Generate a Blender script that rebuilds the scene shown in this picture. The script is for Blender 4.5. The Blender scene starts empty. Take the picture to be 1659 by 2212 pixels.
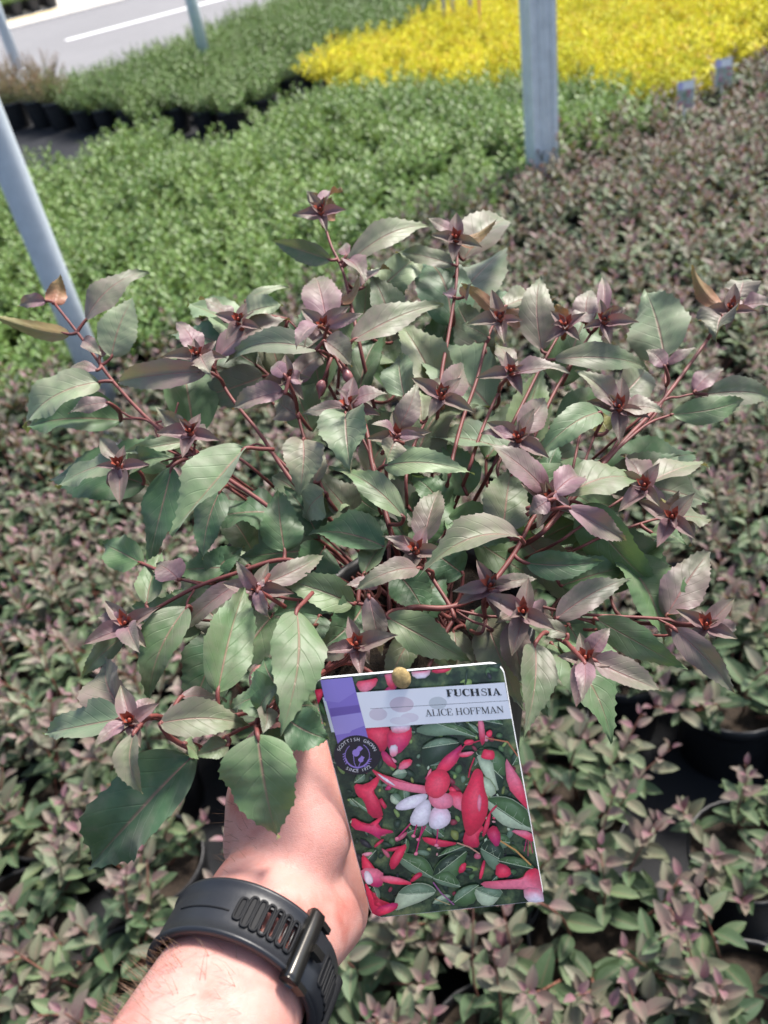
import bpy, bmesh, math, random
import numpy as np
from mathutils import Vector, Matrix, noise

# ------------------------------------------------------------------ camera, sky, sun
scene = bpy.context.scene
COL = scene.collection
W, H, F = 1659.0, 2212.0, 1900.0            # picture frame units used to lay the place out
NAD = Vector((435.0, 2316.0)); ND = NAD.length
PIT = math.atan(F / ND)
SN, CS = NAD.x / ND, NAD.y / ND
R0 = Vector((1, 0, 0)); U0 = Vector((0, math.sin(PIT), math.cos(PIT))); FW = Vector((0, math.cos(PIT), -math.sin(PIT)))
RT = R0 * CS - U0 * SN
UP = R0 * SN + U0 * CS
CAM = Vector((0, 0, 1.5))
cd = bpy.data.cameras.new('camera'); cam = bpy.data.objects.new('camera', cd); COL.objects.link(cam)
cam.matrix_world = Matrix(((RT.x, UP.x, -FW.x, CAM.x), (RT.y, UP.y, -FW.y, CAM.y), (RT.z, UP.z, -FW.z, CAM.z), (0, 0, 0, 1)))
cd.sensor_fit = 'HORIZONTAL'; cd.sensor_width = 36.0; cd.lens = 36.0 * F / W
cd.clip_start = 0.02; cd.clip_end = 2000
cd.dof.use_dof = True; cd.dof.focus_distance = 0.42; cd.dof.aperture_fstop = 16
scene.camera = cam

SUN_DIR = Vector((0.44, 0.36, 0.82)).normalized()
world = bpy.data.worlds.new('World'); scene.world = world; world.use_nodes = True
nt = world.node_tree; bg = nt.nodes['Background']
sky = nt.nodes.new('ShaderNodeTexSky'); sky.sky_type = 'NISHITA'; sky.sun_disc = False
sky.sun_elevation = math.asin(SUN_DIR.z); sky.sun_rotation = math.atan2(SUN_DIR.x, SUN_DIR.y)
sky.dust_density = 3.0; sky.air_density = 1.0; sky.ozone_density = 0.6
nt.links.new(sky.outputs[0], bg.inputs[0]); bg.inputs[1].default_value = 0.125
sd = bpy.data.lights.new('sun', 'SUN'); sun = bpy.data.objects.new('sun', sd); COL.objects.link(sun)
sd.energy = 3.5; sd.angle = math.radians(13); sd.color = (1.0, 0.955, 0.89)
sun.rotation_euler = SUN_DIR.to_track_quat('Z', 'Y').to_euler()
vs = scene.view_settings
vs.view_transform = 'Standard'; vs.look = 'None'; vs.exposure = 1.1; vs.gamma = 1; vs.use_curve_mapping = False
scene.render.engine = 'CYCLES'
cy = scene.cycles; cy.use_denoising = True; cy.max_bounces = 8; cy.transparent_max_bounces = 8
cy.diffuse_bounces = 4; cy.glossy_bounces = 3; cy.transmission_bounces = 4; cy.sample_clamp_indirect = 8

rnd = random.Random(7)

# ------------------------------------------------------------------ helpers
def P(x, y, d):
    """point of the place seen at frame position x,y at distance d along the view axis"""
    return CAM + (FW + RT * ((x - W / 2) / F) - UP * ((y - H / 2) / F)) * d

def at_z(x, y, z):
    q = FW + RT * ((x - W / 2) / F) - UP * ((y - H / 2) / F)
    return CAM + q * ((z - CAM.z) / q.z)

def mesh(name, verts, faces, mats=(), smooth=True):
    me = bpy.data.meshes.new(name)
    me.from_pydata([tuple(v) for v in verts], [], faces)
    for m in mats: me.materials.append(m)
    if smooth: me.polygons.foreach_set('use_smooth', [True] * len(me.polygons))
    me.update()
    return me

def obj(name, me, parent=None, loc=None):
    o = bpy.data.objects.new(name, me); COL.objects.link(o)
    if parent is not None: o.parent = parent
    if loc is not None: o.location = loc
    return o

def thing(name, label, cat, loc=(0, 0, 0), group=None, rz=0.0):
    o = bpy.data.objects.new(name, None); COL.objects.link(o)
    o.empty_display_size = 0.05
    o.location = loc; o.rotation_euler = (0, 0, rz)
    o['label'] = label; o['category'] = cat
    if group: o['group'] = group
    return o

def tag(o, label, cat, group=None):
    o['label'] = label; o['category'] = cat
    if group: o['group'] = group
    return o

def set_col(me, cols, name='Col'):
    a = me.color_attributes.new(name, 'FLOAT_COLOR', 'POINT')
    a.data.foreach_set('color', np.asarray(cols, dtype=np.float32).ravel())

class MB:
    def __init__(s): s.v = []; s.f = []; s.c = []; s.m = []
    def add(s, vs, fs, col=None, mi=0):
        n = len(s.v); s.v += [Vector(v) for v in vs]; s.f += [tuple(i + n for i in f) for f in fs]
        s.m += [mi] * len(fs)
        if col is not None: s.c += [tuple(col)] * len(vs)
    def box(s, c, ax, ay, az, mi=0):
        c = Vector(c); vs = [c + ax * i + ay * j + az * k for i in (-1, 1) for j in (-1, 1) for k in (-1, 1)]
        s.add(vs, [(0, 1, 3, 2), (4, 6, 7, 5), (0, 4, 5, 1), (2, 3, 7, 6), (0, 2, 6, 4), (1, 5, 7, 3)], mi=mi)
    def tube(s, pts, rads, seg=8, mi=0, cap=True, col=None):
        pts = [Vector(p) for p in pts]; n = len(pts); rings = []
        up = Vector((0.31, 0.2, 0.93)); vs = []
        for i, p in enumerate(pts):
            t = (pts[min(i + 1, n - 1)] - pts[max(i - 1, 0)]).normalized()
            a = t.cross(up)
            if a.length < 1e-4: a = t.cross(Vector((1, 0, 0)))
            a.normalize(); b = t.cross(a); r = rads[i] if isinstance(rads, (list, tuple)) else rads
            vs += [p + (a * math.cos(k * 2 * math.pi / seg) + b * math.sin(k * 2 * math.pi / seg)) * r for k in range(seg)]
        fs = [(i * seg + k, i * seg + (k + 1) % seg, (i + 1) * seg + (k + 1) % seg, (i + 1) * seg + k) for i in range(n - 1) for k in range(seg)]
        if cap: fs += [tuple(range(seg))[::-1], tuple(range((n - 1) * seg, n * seg))]
        s.add(vs, fs, col=col, mi=mi)
    def lathe(s, prof, seg=24, c=(0, 0, 0), mi=0):
        c = Vector(c); vs = []; n = len(prof)
        for r, z in prof: vs += [c + Vector((r * math.cos(k * 2 * math.pi / seg), r * math.sin(k * 2 * math.pi / seg), z)) for k in range(seg)]
        fs = [(i * seg + k, i * seg + (k + 1) % seg, (i + 1) * seg + (k + 1) % seg, (i + 1) * seg + k) for i in range(n - 1) for k in range(seg)]
        s.add(vs, fs, mi=mi)
    def mesh(s, name, mats, smooth=True):
        me = mesh(name, s.v, s.f, mats, smooth)
        if any(s.m): me.polygons.foreach_set('material_index', s.m)
        if s.c: set_col(me, [c if len(c) == 4 else (*c, 1) for c in s.c])
        return me

def smooth_path(pts, k=6):
    pts = [Vector(p) for p in pts]
    if len(pts) < 3: return [pts[0].lerp(pts[-1], i / k) for i in range(k + 1)]
    q = [pts[0] * 2 - pts[1]] + pts + [pts[-1] * 2 - pts[-2]]; out = []
    for i in range(1, len(q) - 2):
        a, b, c, d = q[i - 1:i + 3]
        for j in range(k):
            t = j / k
            out.append(0.5 * ((2 * b) + (c - a) * t + (2 * a - 5 * b + 4 * c - d) * t * t + (3 * b - a - 3 * c + d) * t ** 3))
    out.append(pts[-1]); return out

# ------------------------------------------------------------------ materials
class NT:
    def __init__(s, name):
        s.m = bpy.data.materials.new(name); s.m.use_nodes = True; s.t = s.m.node_tree
        s.b = s.t.nodes['Principled BSDF']; s.out = s.t.nodes['Material Output']
    def n(s, typ, **kw):
        x = s.t.nodes.new(typ)
        for k, v in kw.items(): setattr(x, k, v)
        return x
    def l(s, a, b): s.t.links.new(a, b)
    def noise(s, scale, detail=3, rough=0.55, vec=None):
        x = s.n('ShaderNodeTexNoise'); x.inputs['Scale'].default_value = scale; x.inputs['Detail'].default_value = detail; x.inputs['Roughness'].default_value = rough
        if vec: s.l(vec, x.inputs['Vector'])
        return x.outputs['Fac']
    def coord(s, which='Object'): return s.n('ShaderNodeTexCoord').outputs[which]
    def ramp(s, fac, stops):
        x = s.n('ShaderNodeValToRGB'); e = x.color_ramp.elements
        while len(e) < len(stops): e.new(0.5)
        for el, (p, c) in zip(e, stops): el.position = p; el.color = (*c, 1) if len(c) == 3 else c
        s.l(fac, x.inputs[0]); return x.outputs[0]
    def math(s, op, a, b=None, c=None, clamp=False):
        x = s.n('ShaderNodeMath', operation=op, use_clamp=clamp)
        for i, v in enumerate((a, b, c)):
            if v is None: continue
            if isinstance(v, (int, float)): x.inputs[i].default_value = v
            else: s.l(v, x.inputs[i])
        return x.outputs[0]
    def mix(s, fac, a, b, mode='MIX'):
        x = s.n('ShaderNodeMix', data_type='RGBA', blend_type=mode)
        for sock, v in ((x.inputs[0], fac), (x.inputs[6], a), (x.inputs[7], b)):
            if isinstance(v, (int, float)): sock.default_value = v
            elif isinstance(v, tuple): sock.default_value = (*v, 1) if len(v) == 3 else v
            else: s.l(v, sock)
        return x.outputs[2]
    def bump(s, h, strength=0.3, dist=0.001):
        x = s.n('ShaderNodeBump'); x.inputs['Strength'].default_value = strength; x.inputs['Distance'].default_value = dist
        s.l(h, x.inputs['Height']); s.l(x.outputs[0], s.b.inputs['Normal']); return x.outputs[0]
    def set(s, **kw):
        for k, v in kw.items():
            i = s.b.inputs[k.replace('_', ' ')]
            if isinstance(v, (int, float)): i.default_value = v
            elif isinstance(v, tuple): i.default_value = (*v, 1) if len(v) == 3 else v
            else: s.l(v, i)
        return s

def simple(name, col, rough=0.5, metal=0.0, var=0.15, scale=40, bump=0.0, spec=0.5):
    t = NT(name); co = t.coord()
    f = t.noise(scale, 4, 0.6, co)
    a = tuple(c * (1 - var) for c in col); b = tuple(min(1, c * (1 + var)) for c in col)
    t.set(Base_Color=t.ramp(f, [(0.3, a), (0.7, b)]), Roughness=rough, Metallic=metal)
    t.b.inputs['Specular IOR Level'].default_value = spec
    if bump: t.bump(t.noise(scale * 6, 3, 0.6, co), bump, 0.002)
    return t.m

def leaf_material(name, greens, purple, under_g, under_p, veins=True, trans=0.22, rough=0.55, midrib=(0.34, 0.14, 0.13), spec=0.4, sheen=0.0, pn=0.7):
    """colour attribute Col: r = how purple, g = position along leaf, b = shade of green, a = across (0.5 is the midrib)"""
    t = NT(name)
    at = t.n('ShaderNodeVertexColor', layer_name='Col')
    sp = t.n('ShaderNodeSeparateColor'); t.l(at.outputs['Color'], sp.inputs[0])
    r, g, b = sp.outputs[0], sp.outputs[1], sp.outputs[2]; s = at.outputs['Alpha']
    co = t.coord('Object'); n1 = t.noise(90, 4, 0.6, co)
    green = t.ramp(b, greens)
    oi = t.n('ShaderNodeObjectInfo'); green = t.mix(1.0, green, t.ramp(oi.outputs['Random'], [(0, (.74, .80, .78)), (1, (1.22, 1.16, 1.08))]), 'MULTIPLY')
    green = t.mix(t.math('MULTIPLY', t.math('SUBTRACT', n1, 0.35, clamp=True), 1.1), green, t.mix(0.5, green, (0.22, 0.27, 0.17)))
    pf = t.math('ADD', r, t.math('MULTIPLY', t.math('SUBTRACT', n1, 0.5), pn), clamp=True)
    topc = t.mix(pf, green, purple)
    if veins:
        ac = t.math('ABSOLUTE', t.math('SUBTRACT', s, 0.5))               # 0 at midrib, .5 at margin
        ph = t.math('FRACT', t.math('ADD', t.math('MULTIPLY', g, 7.0), t.math('MULTIPLY', ac, -4.2)))
        dv = t.math('ABSOLUTE', t.math('SUBTRACT', ph, 0.5))
        vein = t.math('MULTIPLY', t.math('SUBTRACT', 1.0, t.math('MULTIPLY', dv, 13.0), clamp=True), t.math('SUBTRACT', 1.0, t.math('MULTIPLY', ac, 1.7), clamp=True))
        rib = t.math('SUBTRACT', 1.0, t.math('MULTIPLY', ac, 34.0), clamp=True)
        topc = t.mix(t.math('MULTIPLY', vein, 0.10), topc, t.mix(0.5, topc, (0.30, 0.36, 0.20)))
        topc = t.mix(t.math('MULTIPLY', rib, t.math('SUBTRACT', 0.75, t.math('MULTIPLY', g, 0.5))), topc, midrib)
        hgt = t.math('SUBTRACT', t.math('MULTIPLY', n1, 0.5), t.math('ADD', t.math('MULTIPLY', vein, 0.4), t.math('MULTIPLY', rib, 0.8)))
        t.bump(hgt, 0.38, 0.0012)
    und = t.mix(pf, under_g, under_p)
    geo = t.n('ShaderNodeNewGeometry')
    c = t.mix(geo.outputs['Backfacing'], topc, und)
    t.set(Base_Color=c, Roughness=rough)
    t.b.inputs['Specular IOR Level'].default_value = spec
    t.b.inputs['Sheen Weight'].default_value = sheen; t.b.inputs['Sheen Roughness'].default_value = .35
    tr = t.n('ShaderNodeBsdfTranslucent'); t.l(t.mix(0.55, c, t.mix(pf, (0.26, 0.38, 0.06), (0.55, 0.20, 0.09))), tr.inputs[0])
    mx = t.n('ShaderNodeMixShader'); mx.inputs[0].default_value = trans
    t.l(t.b.outputs[0], mx.inputs[1]); t.l(tr.outputs[0], mx.inputs[2]); t.l(mx.outputs[0], t.out.inputs[0])
    return t.m

M = {}
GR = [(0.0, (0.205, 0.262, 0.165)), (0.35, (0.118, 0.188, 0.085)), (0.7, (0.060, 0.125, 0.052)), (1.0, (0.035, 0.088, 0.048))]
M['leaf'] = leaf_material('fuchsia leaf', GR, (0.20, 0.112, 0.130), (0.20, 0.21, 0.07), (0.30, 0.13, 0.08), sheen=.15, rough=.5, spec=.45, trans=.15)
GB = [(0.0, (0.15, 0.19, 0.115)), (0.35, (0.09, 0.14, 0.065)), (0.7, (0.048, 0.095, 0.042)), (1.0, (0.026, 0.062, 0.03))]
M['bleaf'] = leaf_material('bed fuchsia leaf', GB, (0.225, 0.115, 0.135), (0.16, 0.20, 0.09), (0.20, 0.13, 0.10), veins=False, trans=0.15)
M['gleaf'] = leaf_material('green shrub leaf', [(0, (0.185, 0.305, 0.085)), (0.5, (0.11, 0.21, 0.052)), (1, (0.042, 0.105, 0.028))], (0.2, 0.2, 0.05), (0.16, 0.24, 0.06), (0.2, 0.2, 0.05), veins=False, trans=0.22, rough=0.38, pn=.1)
M['dleaf'] = leaf_material('dark shrub leaf', [(0, (0.16, 0.28, 0.07)), (0.5, (0.105, 0.20, 0.05)), (1, (0.05, 0.10, 0.04))], (0.2, 0.2, 0.05), (0.10, 0.16, 0.06), (0.2, 0.2, 0.05), veins=False, trans=0.15, rough=0.38, pn=.1)
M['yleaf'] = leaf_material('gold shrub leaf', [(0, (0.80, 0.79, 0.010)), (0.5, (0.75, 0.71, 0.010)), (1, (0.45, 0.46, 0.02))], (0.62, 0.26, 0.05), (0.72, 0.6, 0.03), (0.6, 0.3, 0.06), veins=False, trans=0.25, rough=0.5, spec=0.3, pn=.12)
M['rleaf'] = leaf_material('bronze shrub leaf', [(0, (0.14, 0.15, 0.05)), (0.5, (0.08, 0.12, 0.035)), (1, (0.05, 0.09, 0.03))], (0.27, 0.16, 0.09), (0.12, 0.14, 0.06), (0.24, 0.13, 0.07), veins=False, trans=0.15)
M['stem'] = simple('red stem', (0.15, 0.040, 0.034), 0.55, var=0.3, scale=120)
M['bstem'] = simple('bed stem', (0.17, 0.07, 0.05), 0.5, var=0.3, scale=120)
M['wood'] = simple('brown stem', (0.10, 0.06, 0.03), 0.7, var=0.3, scale=80)
M['pot'] = simple('black pot plastic', (0.018, 0.018, 0.020), 0.42, var=0.3, scale=30)
M['soil'] = simple('compost', (0.035, 0.024, 0.016), 0.95, var=0.6, scale=160, bump=0.8)
M['galv'] = simple('galvanised steel', (0.50, 0.56, 0.62), 0.5, 0.1, var=0.08, scale=25)
M['galv2'] = simple('weathered aluminium post', (0.68, 0.71, 0.73), 0.5, 0.0, var=0.12, scale=18)

# ------------------------------------------------------------------ setting
def sheet(name, pts, z, mat, parent=None):
    me = mesh(name, [(p[0], p[1], z) for p in pts], [tuple(range(len(pts)))], [mat], False)
    o = obj(name, me, parent)
    if parent is None: o['kind'] = 'structure'
    return o

t = NT('yard ground'); co = t.coord(); f1 = t.noise(2.5, 5, 0.6, co); f2 = t.noise(220, 2, 0.6, co)
t.set(Base_Color=t.mix(0.35, t.ramp(f1, [(0.3, (0.13, 0.12, 0.105)), (0.7, (0.20, 0.185, 0.165))]), t.ramp(f2, [(0.35, (0.07, 0.07, 0.065)), (0.7, (0.3, 0.28, 0.26))])), Roughness=0.9); t.bump(f2, 0.5, 0.004); M['ground'] = t.m
sheet('ground', [(-400, -400), (400, -400), (400, 400), (-400, 400)], 0, M['ground'])

t = NT('woven ground cover fabric'); co = t.coord(); w1 = t.n('ShaderNodeTexWave', wave_type='BANDS', bands_direction='X'); w1.inputs['Scale'].default_value = 90; t.l(co, w1.inputs[0])
w2 = t.n('ShaderNodeTexWave', wave_type='BANDS', bands_direction='Y'); w2.inputs['Scale'].default_value = 90; t.l(co, w2.inputs[0])
wv = t.math('MULTIPLY', w1.outputs[1], w2.outputs[1]); dirt = t.noise(6, 5, 0.65, co)
t.set(Base_Color=t.mix(t.math('MULTIPLY', t.math('SUBTRACT', dirt, 0.45, clamp=True), 1.0), t.ramp(wv, [(0, (0.016, 0.017, 0.02)), (1, (0.035, 0.037, 0.042))]), (0.04, 0.04, 0.04)), Roughness=0.7); t.b.inputs['Specular IOR Level'].default_value = .25; t.bump(wv, 0.25, 0.001); M['fabric'] = t.m
e1 = Vector((0.90, 0.44, 0)).normalized(); e2 = Vector((-e1.y, e1.x, 0))
def bed(o, a, b): return Vector((o[0], o[1], 0)) + e1 * a + e2 * b
o0 = Vector((-0.6, 8.6, 0))
sheet('weed_fabric', [o0 - e1 * 14 - e2 * 16, o0 + e1 * 16 - e2 * 16, o0 + e1 * 16, o0 - e1 * 14], 0.004, M['fabric'])

# road, its markings, kerb strip and far verge follow the lines of the photograph on the ground
def ext(a, b, n0=25, n1=40):
    d = (b - a).normalized(); return a - d * n0, b + d * n1
wl0, wl1 = at_z(143, 90, 0), at_z(480, 0, 0)
rd = (wl1 - wl0).normalized(); rn = Vector((-rd.y, rd.x, 0))
kc = at_z(22, 66, 0)                                  # near lip of the pale far edge
kd = (kc - wl0).dot(rn)
t = NT('asphalt'); co = t.coord(); f1 = t.noise(1.2, 5, 0.6, co); f2 = t.noise(160, 3, 0.7, co)
t.set(Base_Color=t.mix(0.4, t.ramp(f1, [(0.3, (0.15, 0.147, 0.152)), (0.7, (0.19, 0.187, 0.192))]), t.ramp(f2, [(0.3, (0.10, 0.10, 0.105)), (0.75, (0.36, 0.35, 0.35))])), Roughness=0.85); t.bump(f2, 0.4, 0.004); M['asphalt'] = t.m
def strip(name, b0, b1, z, mat, a0=-40, a1=60, parent=None):
    return sheet(name, [wl0 + rd * a0 + rn * b0, wl0 + rd * a1 + rn * b0, wl0 + rd * a1 + rn * b1, wl0 + rd * a0 + rn * b1], z, mat, parent)
M['white'] = simple('worn white road paint', (0.78, 0.78, 0.76), 0.7, var=0.12, scale=30)
M['yellow'] = simple('worn yellow road paint', (0.66, 0.47, 0.12), 0.7, var=0.2, scale=30)
M['conc'] = simple('pale concrete', (0.56, 0.52, 0.47), 0.85, var=0.12, scale=12, bump=0.3)
road = strip('road', -1.9, kd + 0.002, 0.008, M['asphalt'])
for i in range(-3, 6):
    a = -0.0 + i * 9.0
    strip('lane_marking', -0.055, 0.055, 0.012, M['white'], a, a + 6.0, road)
mb = MB()
zz = Vector((0, 0, 1))
def slab(mb, b0, b1, z0, z1, a0=-40, a1=60):
    c = wl0 + rd * ((a0 + a1) / 2) + rn * ((b0 + b1) / 2); mb.box((c.x, c.y, (z0 + z1) / 2), rd * ((a1 - a0) / 2), rn * ((b1 - b0) / 2), zz * ((z1 - z0) / 2))
slab(mb, kd, kd + 0.62, -0.05, 0.022)
kerb = obj('pavement', mb.mesh('pavement', [M['conc']], False)); kerb['kind'] = 'structure'
strip('edge_marking', kd + 0.50, kd + 0.60, 0.026, M['yellow'], parent=kerb)
strip('pavement_beyond', kd + 0.63, kd + 30, 0.009, M['conc'])

# ------------------------------------------------------------------ bed plants
LV = np.array([(0, 0, 0), (-.47, .28, .13), (0, .30, 0), (.47, .28, .13), (-.34, .64, .08), (0, .66, -.01), (.34, .64, .08), (0, 1.0, -.09)], float)
LF = [(0, 2, 1), (0, 3, 2), (1, 2, 5, 4), (2, 3, 6, 5), (4, 5, 7), (5, 6, 7)]
LG = LV[:, 1].copy(); LS = LV[:, 0] + 0.5

def frame(d, n):
    d = d.normalized(); x = d.cross(n)
    if x.length < 1e-4: x = d.cross(Vector((1, 0, 0)))
    x.normalize(); z = x.cross(d)
    return x, d, z

def shoots(rg, kind):
    """list of leaves (pos, dir, normal, length, width, purple, shade) and stems (points)"""
    L, S = [], []
    k = kind
    for i in range(k['n']):
        az = rg.uniform(0, 2 * math.pi) if not k.get('even') else (i + rg.uniform(-.3, .3)) * 2.39996
        q = math.sqrt((i + 0.5) / k['n'])
        lean = k['lean'] * q * rg.uniform(0.75, 1.15)
        hgt = k['h'] * rg.uniform(0.72, 1.08) * (1 - k.get('dome', 0.25) * q * q)
        dirv = Vector((math.cos(az) * math.sin(lean), math.sin(az) * math.sin(lean), math.cos(lean)))
        base = Vector((math.cos(az), math.sin(az), 0)) * (0.02 + q * k.get('br', 0.03)) + Vector((0, 0, k['z0']))
        tip = base + dirv * hgt
        bend = Vector((rg.uniform(-1, 1), rg.uniform(-1, 1), 0)) * hgt * 0.10
        pts = [base, base.lerp(tip, .5) + bend, tip]
        S.append(pts)
        n = k['pairs']; tw = rg.uniform(0, math.pi)
        for j in range(n):
            u = k.get('u0', 0.2) + (1 - k.get('u0', 0.2)) * (j / max(1, n - 1)) ** 0.85
            p = base.lerp(tip, u) + bend * (4 * u * (1 - u)) if u < 1 else tip
            sz = k['len'] * (1.12 - 0.62 * u ** 3) * rg.uniform(.75, 1.15)
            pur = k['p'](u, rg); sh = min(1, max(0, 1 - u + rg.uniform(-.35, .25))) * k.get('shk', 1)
            for m in range(k.get('whorl', 2)):
                a = tw + j * 1.5708 + m * 2 * math.pi / k.get('whorl', 2) + rg.uniform(-.3, .3)
                out = Vector((math.cos(a), math.sin(a), 0))
                el = k['el0'] + (k['el1'] - k['el0']) * u ** 2 + rg.uniform(-.25, .25)
                d = (out * math.cos(el) + Vector((0, 0, 1)) * math.sin(el) + dirv * .25).normalized()
                nn = (Vector((0, 0, 1)) * math.cos(el) - out * math.sin(el) + Vector((rg.uniform(-.3, .3), rg.uniform(-.3, .3), 0)))
                L.append((p + d * k['len'] * .1, d, nn, sz, sz * k['wid'], pur, sh))
    return L, S

def foliage_mesh(name, L, mat, lv=LV, lf=LF):
    n = len(L); nv = len(lv); V = np.zeros((n, nv, 3)); C = np.zeros((n, nv, 4))
    g = lv[:, 1]; s = lv[:, 0] + 0.5
    for i, (p, d, nn, ln, wd, pur, sh) in enumerate(L):
        x, y, z = frame(d, nn)
        B = np.array([x, y, z])
        V[i] = np.array(p) + (lv * np.array([wd, ln, ln])) @ B
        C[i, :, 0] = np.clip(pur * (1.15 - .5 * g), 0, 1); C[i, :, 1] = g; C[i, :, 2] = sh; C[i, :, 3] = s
    me = bpy.data.meshes.new(name)
    F_ = [tuple(v + i * nv for v in f) for i in range(n) for f in lf]
    me.from_pydata(V.reshape(-1, 3).tolist(), [], F_)
    me.polygons.foreach_set('use_smooth', [True] * len(me.polygons)); me.materials.append(mat); set_col(me, C.reshape(-1, 4)); me.update()
    return me

def stem_mesh(name, S, mat, r=0.0022):
    mb = MB()
    for pts in S: mb.tube(smooth_path(pts, 3), [r * (1 - .1 * i) for i in range(7)], 5, cap=False)
    return mb.mesh(name, [mat])

def pot_meshes(name, r, h):
    mb = MB(); mb.lathe([(0.0, .002), (r * .78, .002), (r * .80, .006), (r * .95, h - .03), (r * .955, h - .028), (r * 1.0, h - .027), (r * 1.02, h), (r * .98, h + .001), (r * .96, h - .004), (r * .93, h - .03)], 28)
    pot = mb.mesh(name, [M['pot']])
    sb = MB(); rr = r * .945; vs = [(0, 0, h - .022)]; fs = []
    rg = random.Random(3)
    for k in range(3):
        q = rr * (k + 1) / 3
        vs += [(q * math.cos(a * math.pi / 8), q * math.sin(a * math.pi / 8), h - .024 + rg.uniform(-.004, .004)) for a in range(16)]
    fs += [(0, 1 + a, 1 + (a + 1) % 16) for a in range(16)]
    for k in range(2): fs += [(1 + k * 16 + a, 1 + (k + 1) * 16 + a, 1 + (k + 1) * 16 + (a + 1) % 16, 1 + k * 16 + (a + 1) % 16) for a in range(16)]
    return pot, mesh('soil', vs, fs, [M['soil']])

KF = dict(n=15, even=True, lean=0.95, h=0.185, br=.03, z0=.14, pairs=6, u0=.22, len=.042, wid=.48, el0=.05, el1=.75, p=lambda u, r: max(0, min(1, (u - .52) * 1.7 + r.uniform(-.15, .25))), dome=.35, shk=1.05)
KG = dict(n=24, even=True, lean=0.95, h=0.21, br=.05, z0=.14, pairs=9, u0=.12, len=.040, wid=.46, el0=-.05, el1=.75, p=lambda u, r: 0, dome=.35, shk=.65)
KD = dict(n=30, even=True, lean=0.75, h=0.20, br=.05, z0=.13, pairs=9, u0=.05, len=.034, wid=.46, el0=.0, el1=.9, p=lambda u, r: 0, dome=.25, shk=.7)
KY = dict(n=30, even=True, lean=1.0, h=0.21, br=.05, z0=.15, pairs=10, u0=.1, whorl=2, len=.046, wid=.30, el0=-.1, el1=.7, p=lambda u, r: r.choice([0, 0, 0, .15, .5]) if u > .7 else 0, dome=.3, shk=.9)
KR = dict(n=34, even=True, lean=0.7, h=0.24, br=.05, z0=.16, pairs=10, u0=.05, len=.024, wid=.5, el0=.0, el1=.9, p=lambda u, r: max(0, min(1, (u - .35) * 1.6 + r.uniform(-.2, .2))), dome=.3)
KB = dict(n=22, even=True, lean=0.9, h=0.11, br=.04, z0=.10, pairs=6, u0=.1, len=.030, wid=.6, el0=.0, el1=.8, p=lambda u, r: 0, dome=.3, shk=.6)

def kit(kind, name, leafmat, stemmat, nvar, seed, pr, ph):
    out = []; pot, soil = pot_meshes('pot', pr, ph)
    for v in range(nvar):
        rg = random.Random(seed + v); L, S = shoots(rg, kind)
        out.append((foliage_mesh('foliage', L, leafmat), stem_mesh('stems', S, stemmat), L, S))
    return out, pot, soil

def place(kitv, name, label, cat, group, x, y, rz, sc, rg, z=0.008):
    kits, pot, soil = kitv
    f, s, L, S = kits[rg.randrange(len(kits))]
    r = thing(name, label, cat, (x, y, z), group, rz)
    r.scale = (sc[0], sc[0], sc[1])
    obj('pot', pot, r); obj('soil', soil, r)
    a = obj('stems', s, r); a['kind'] = 'stuff'
    b = obj('foliage', f, r); b['kind'] = 'stuff'
    return r

def inside(poly, x, y):
    c = False; n = len(poly)
    for i in range(n):
        x0, y0 = poly[i][:2]; x1, y1 = poly[(i + 1) % n][:2]
        if (y0 > y) != (y1 > y) and x < (x1 - x0) * (y - y0) / (y1 - y0) + x0: c = not c
    return c

def grid(o, sa, sb, na, nb, poly, rg, jit=.02, hexa=True):
    for j in range(nb[0], nb[1]):
        for i in range(na[0], na[1]):
            p = bed(o, i * sa + (0.5 * sa if hexa and j % 2 else 0) + rg.uniform(-jit, jit), j * sb + rg.uniform(-jit, jit))
            if inside(poly, p.x, p.y): yield p

def frame_pos(p):
    q = p - CAM; d = q.dot(FW)
    if d < .05: return None
    return W / 2 + q.dot(RT) / d * F, H / 2 - q.dot(UP) / d * F, d

def in_frame(p, mx=180, top=-110):
    q = frame_pos(Vector((p.x, p.y, .35))); return q is not None and -mx < q[0] < W + mx and q[1] > top

def g(x, y, z): v = at_z(x, y, z); return (v.x, v.y)

# line between the fuchsia bed and the green bed
edge_px = [(-260, 905), (0, 835), (410, 700), (640, 610), (950, 440), (1130, 350), (1370, 240), (1659, 118), (1900, 30)]
edge = [g(x, y, .27) for x, y in edge_px]
fu_poly = edge + [(5.0, 3.5), (2.6, -.9), (-2.0, -.9)]
fk = kit(KF, 'fuchsia', M['bleaf'], M['bstem'], 7, 100, .085, .165)

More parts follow.
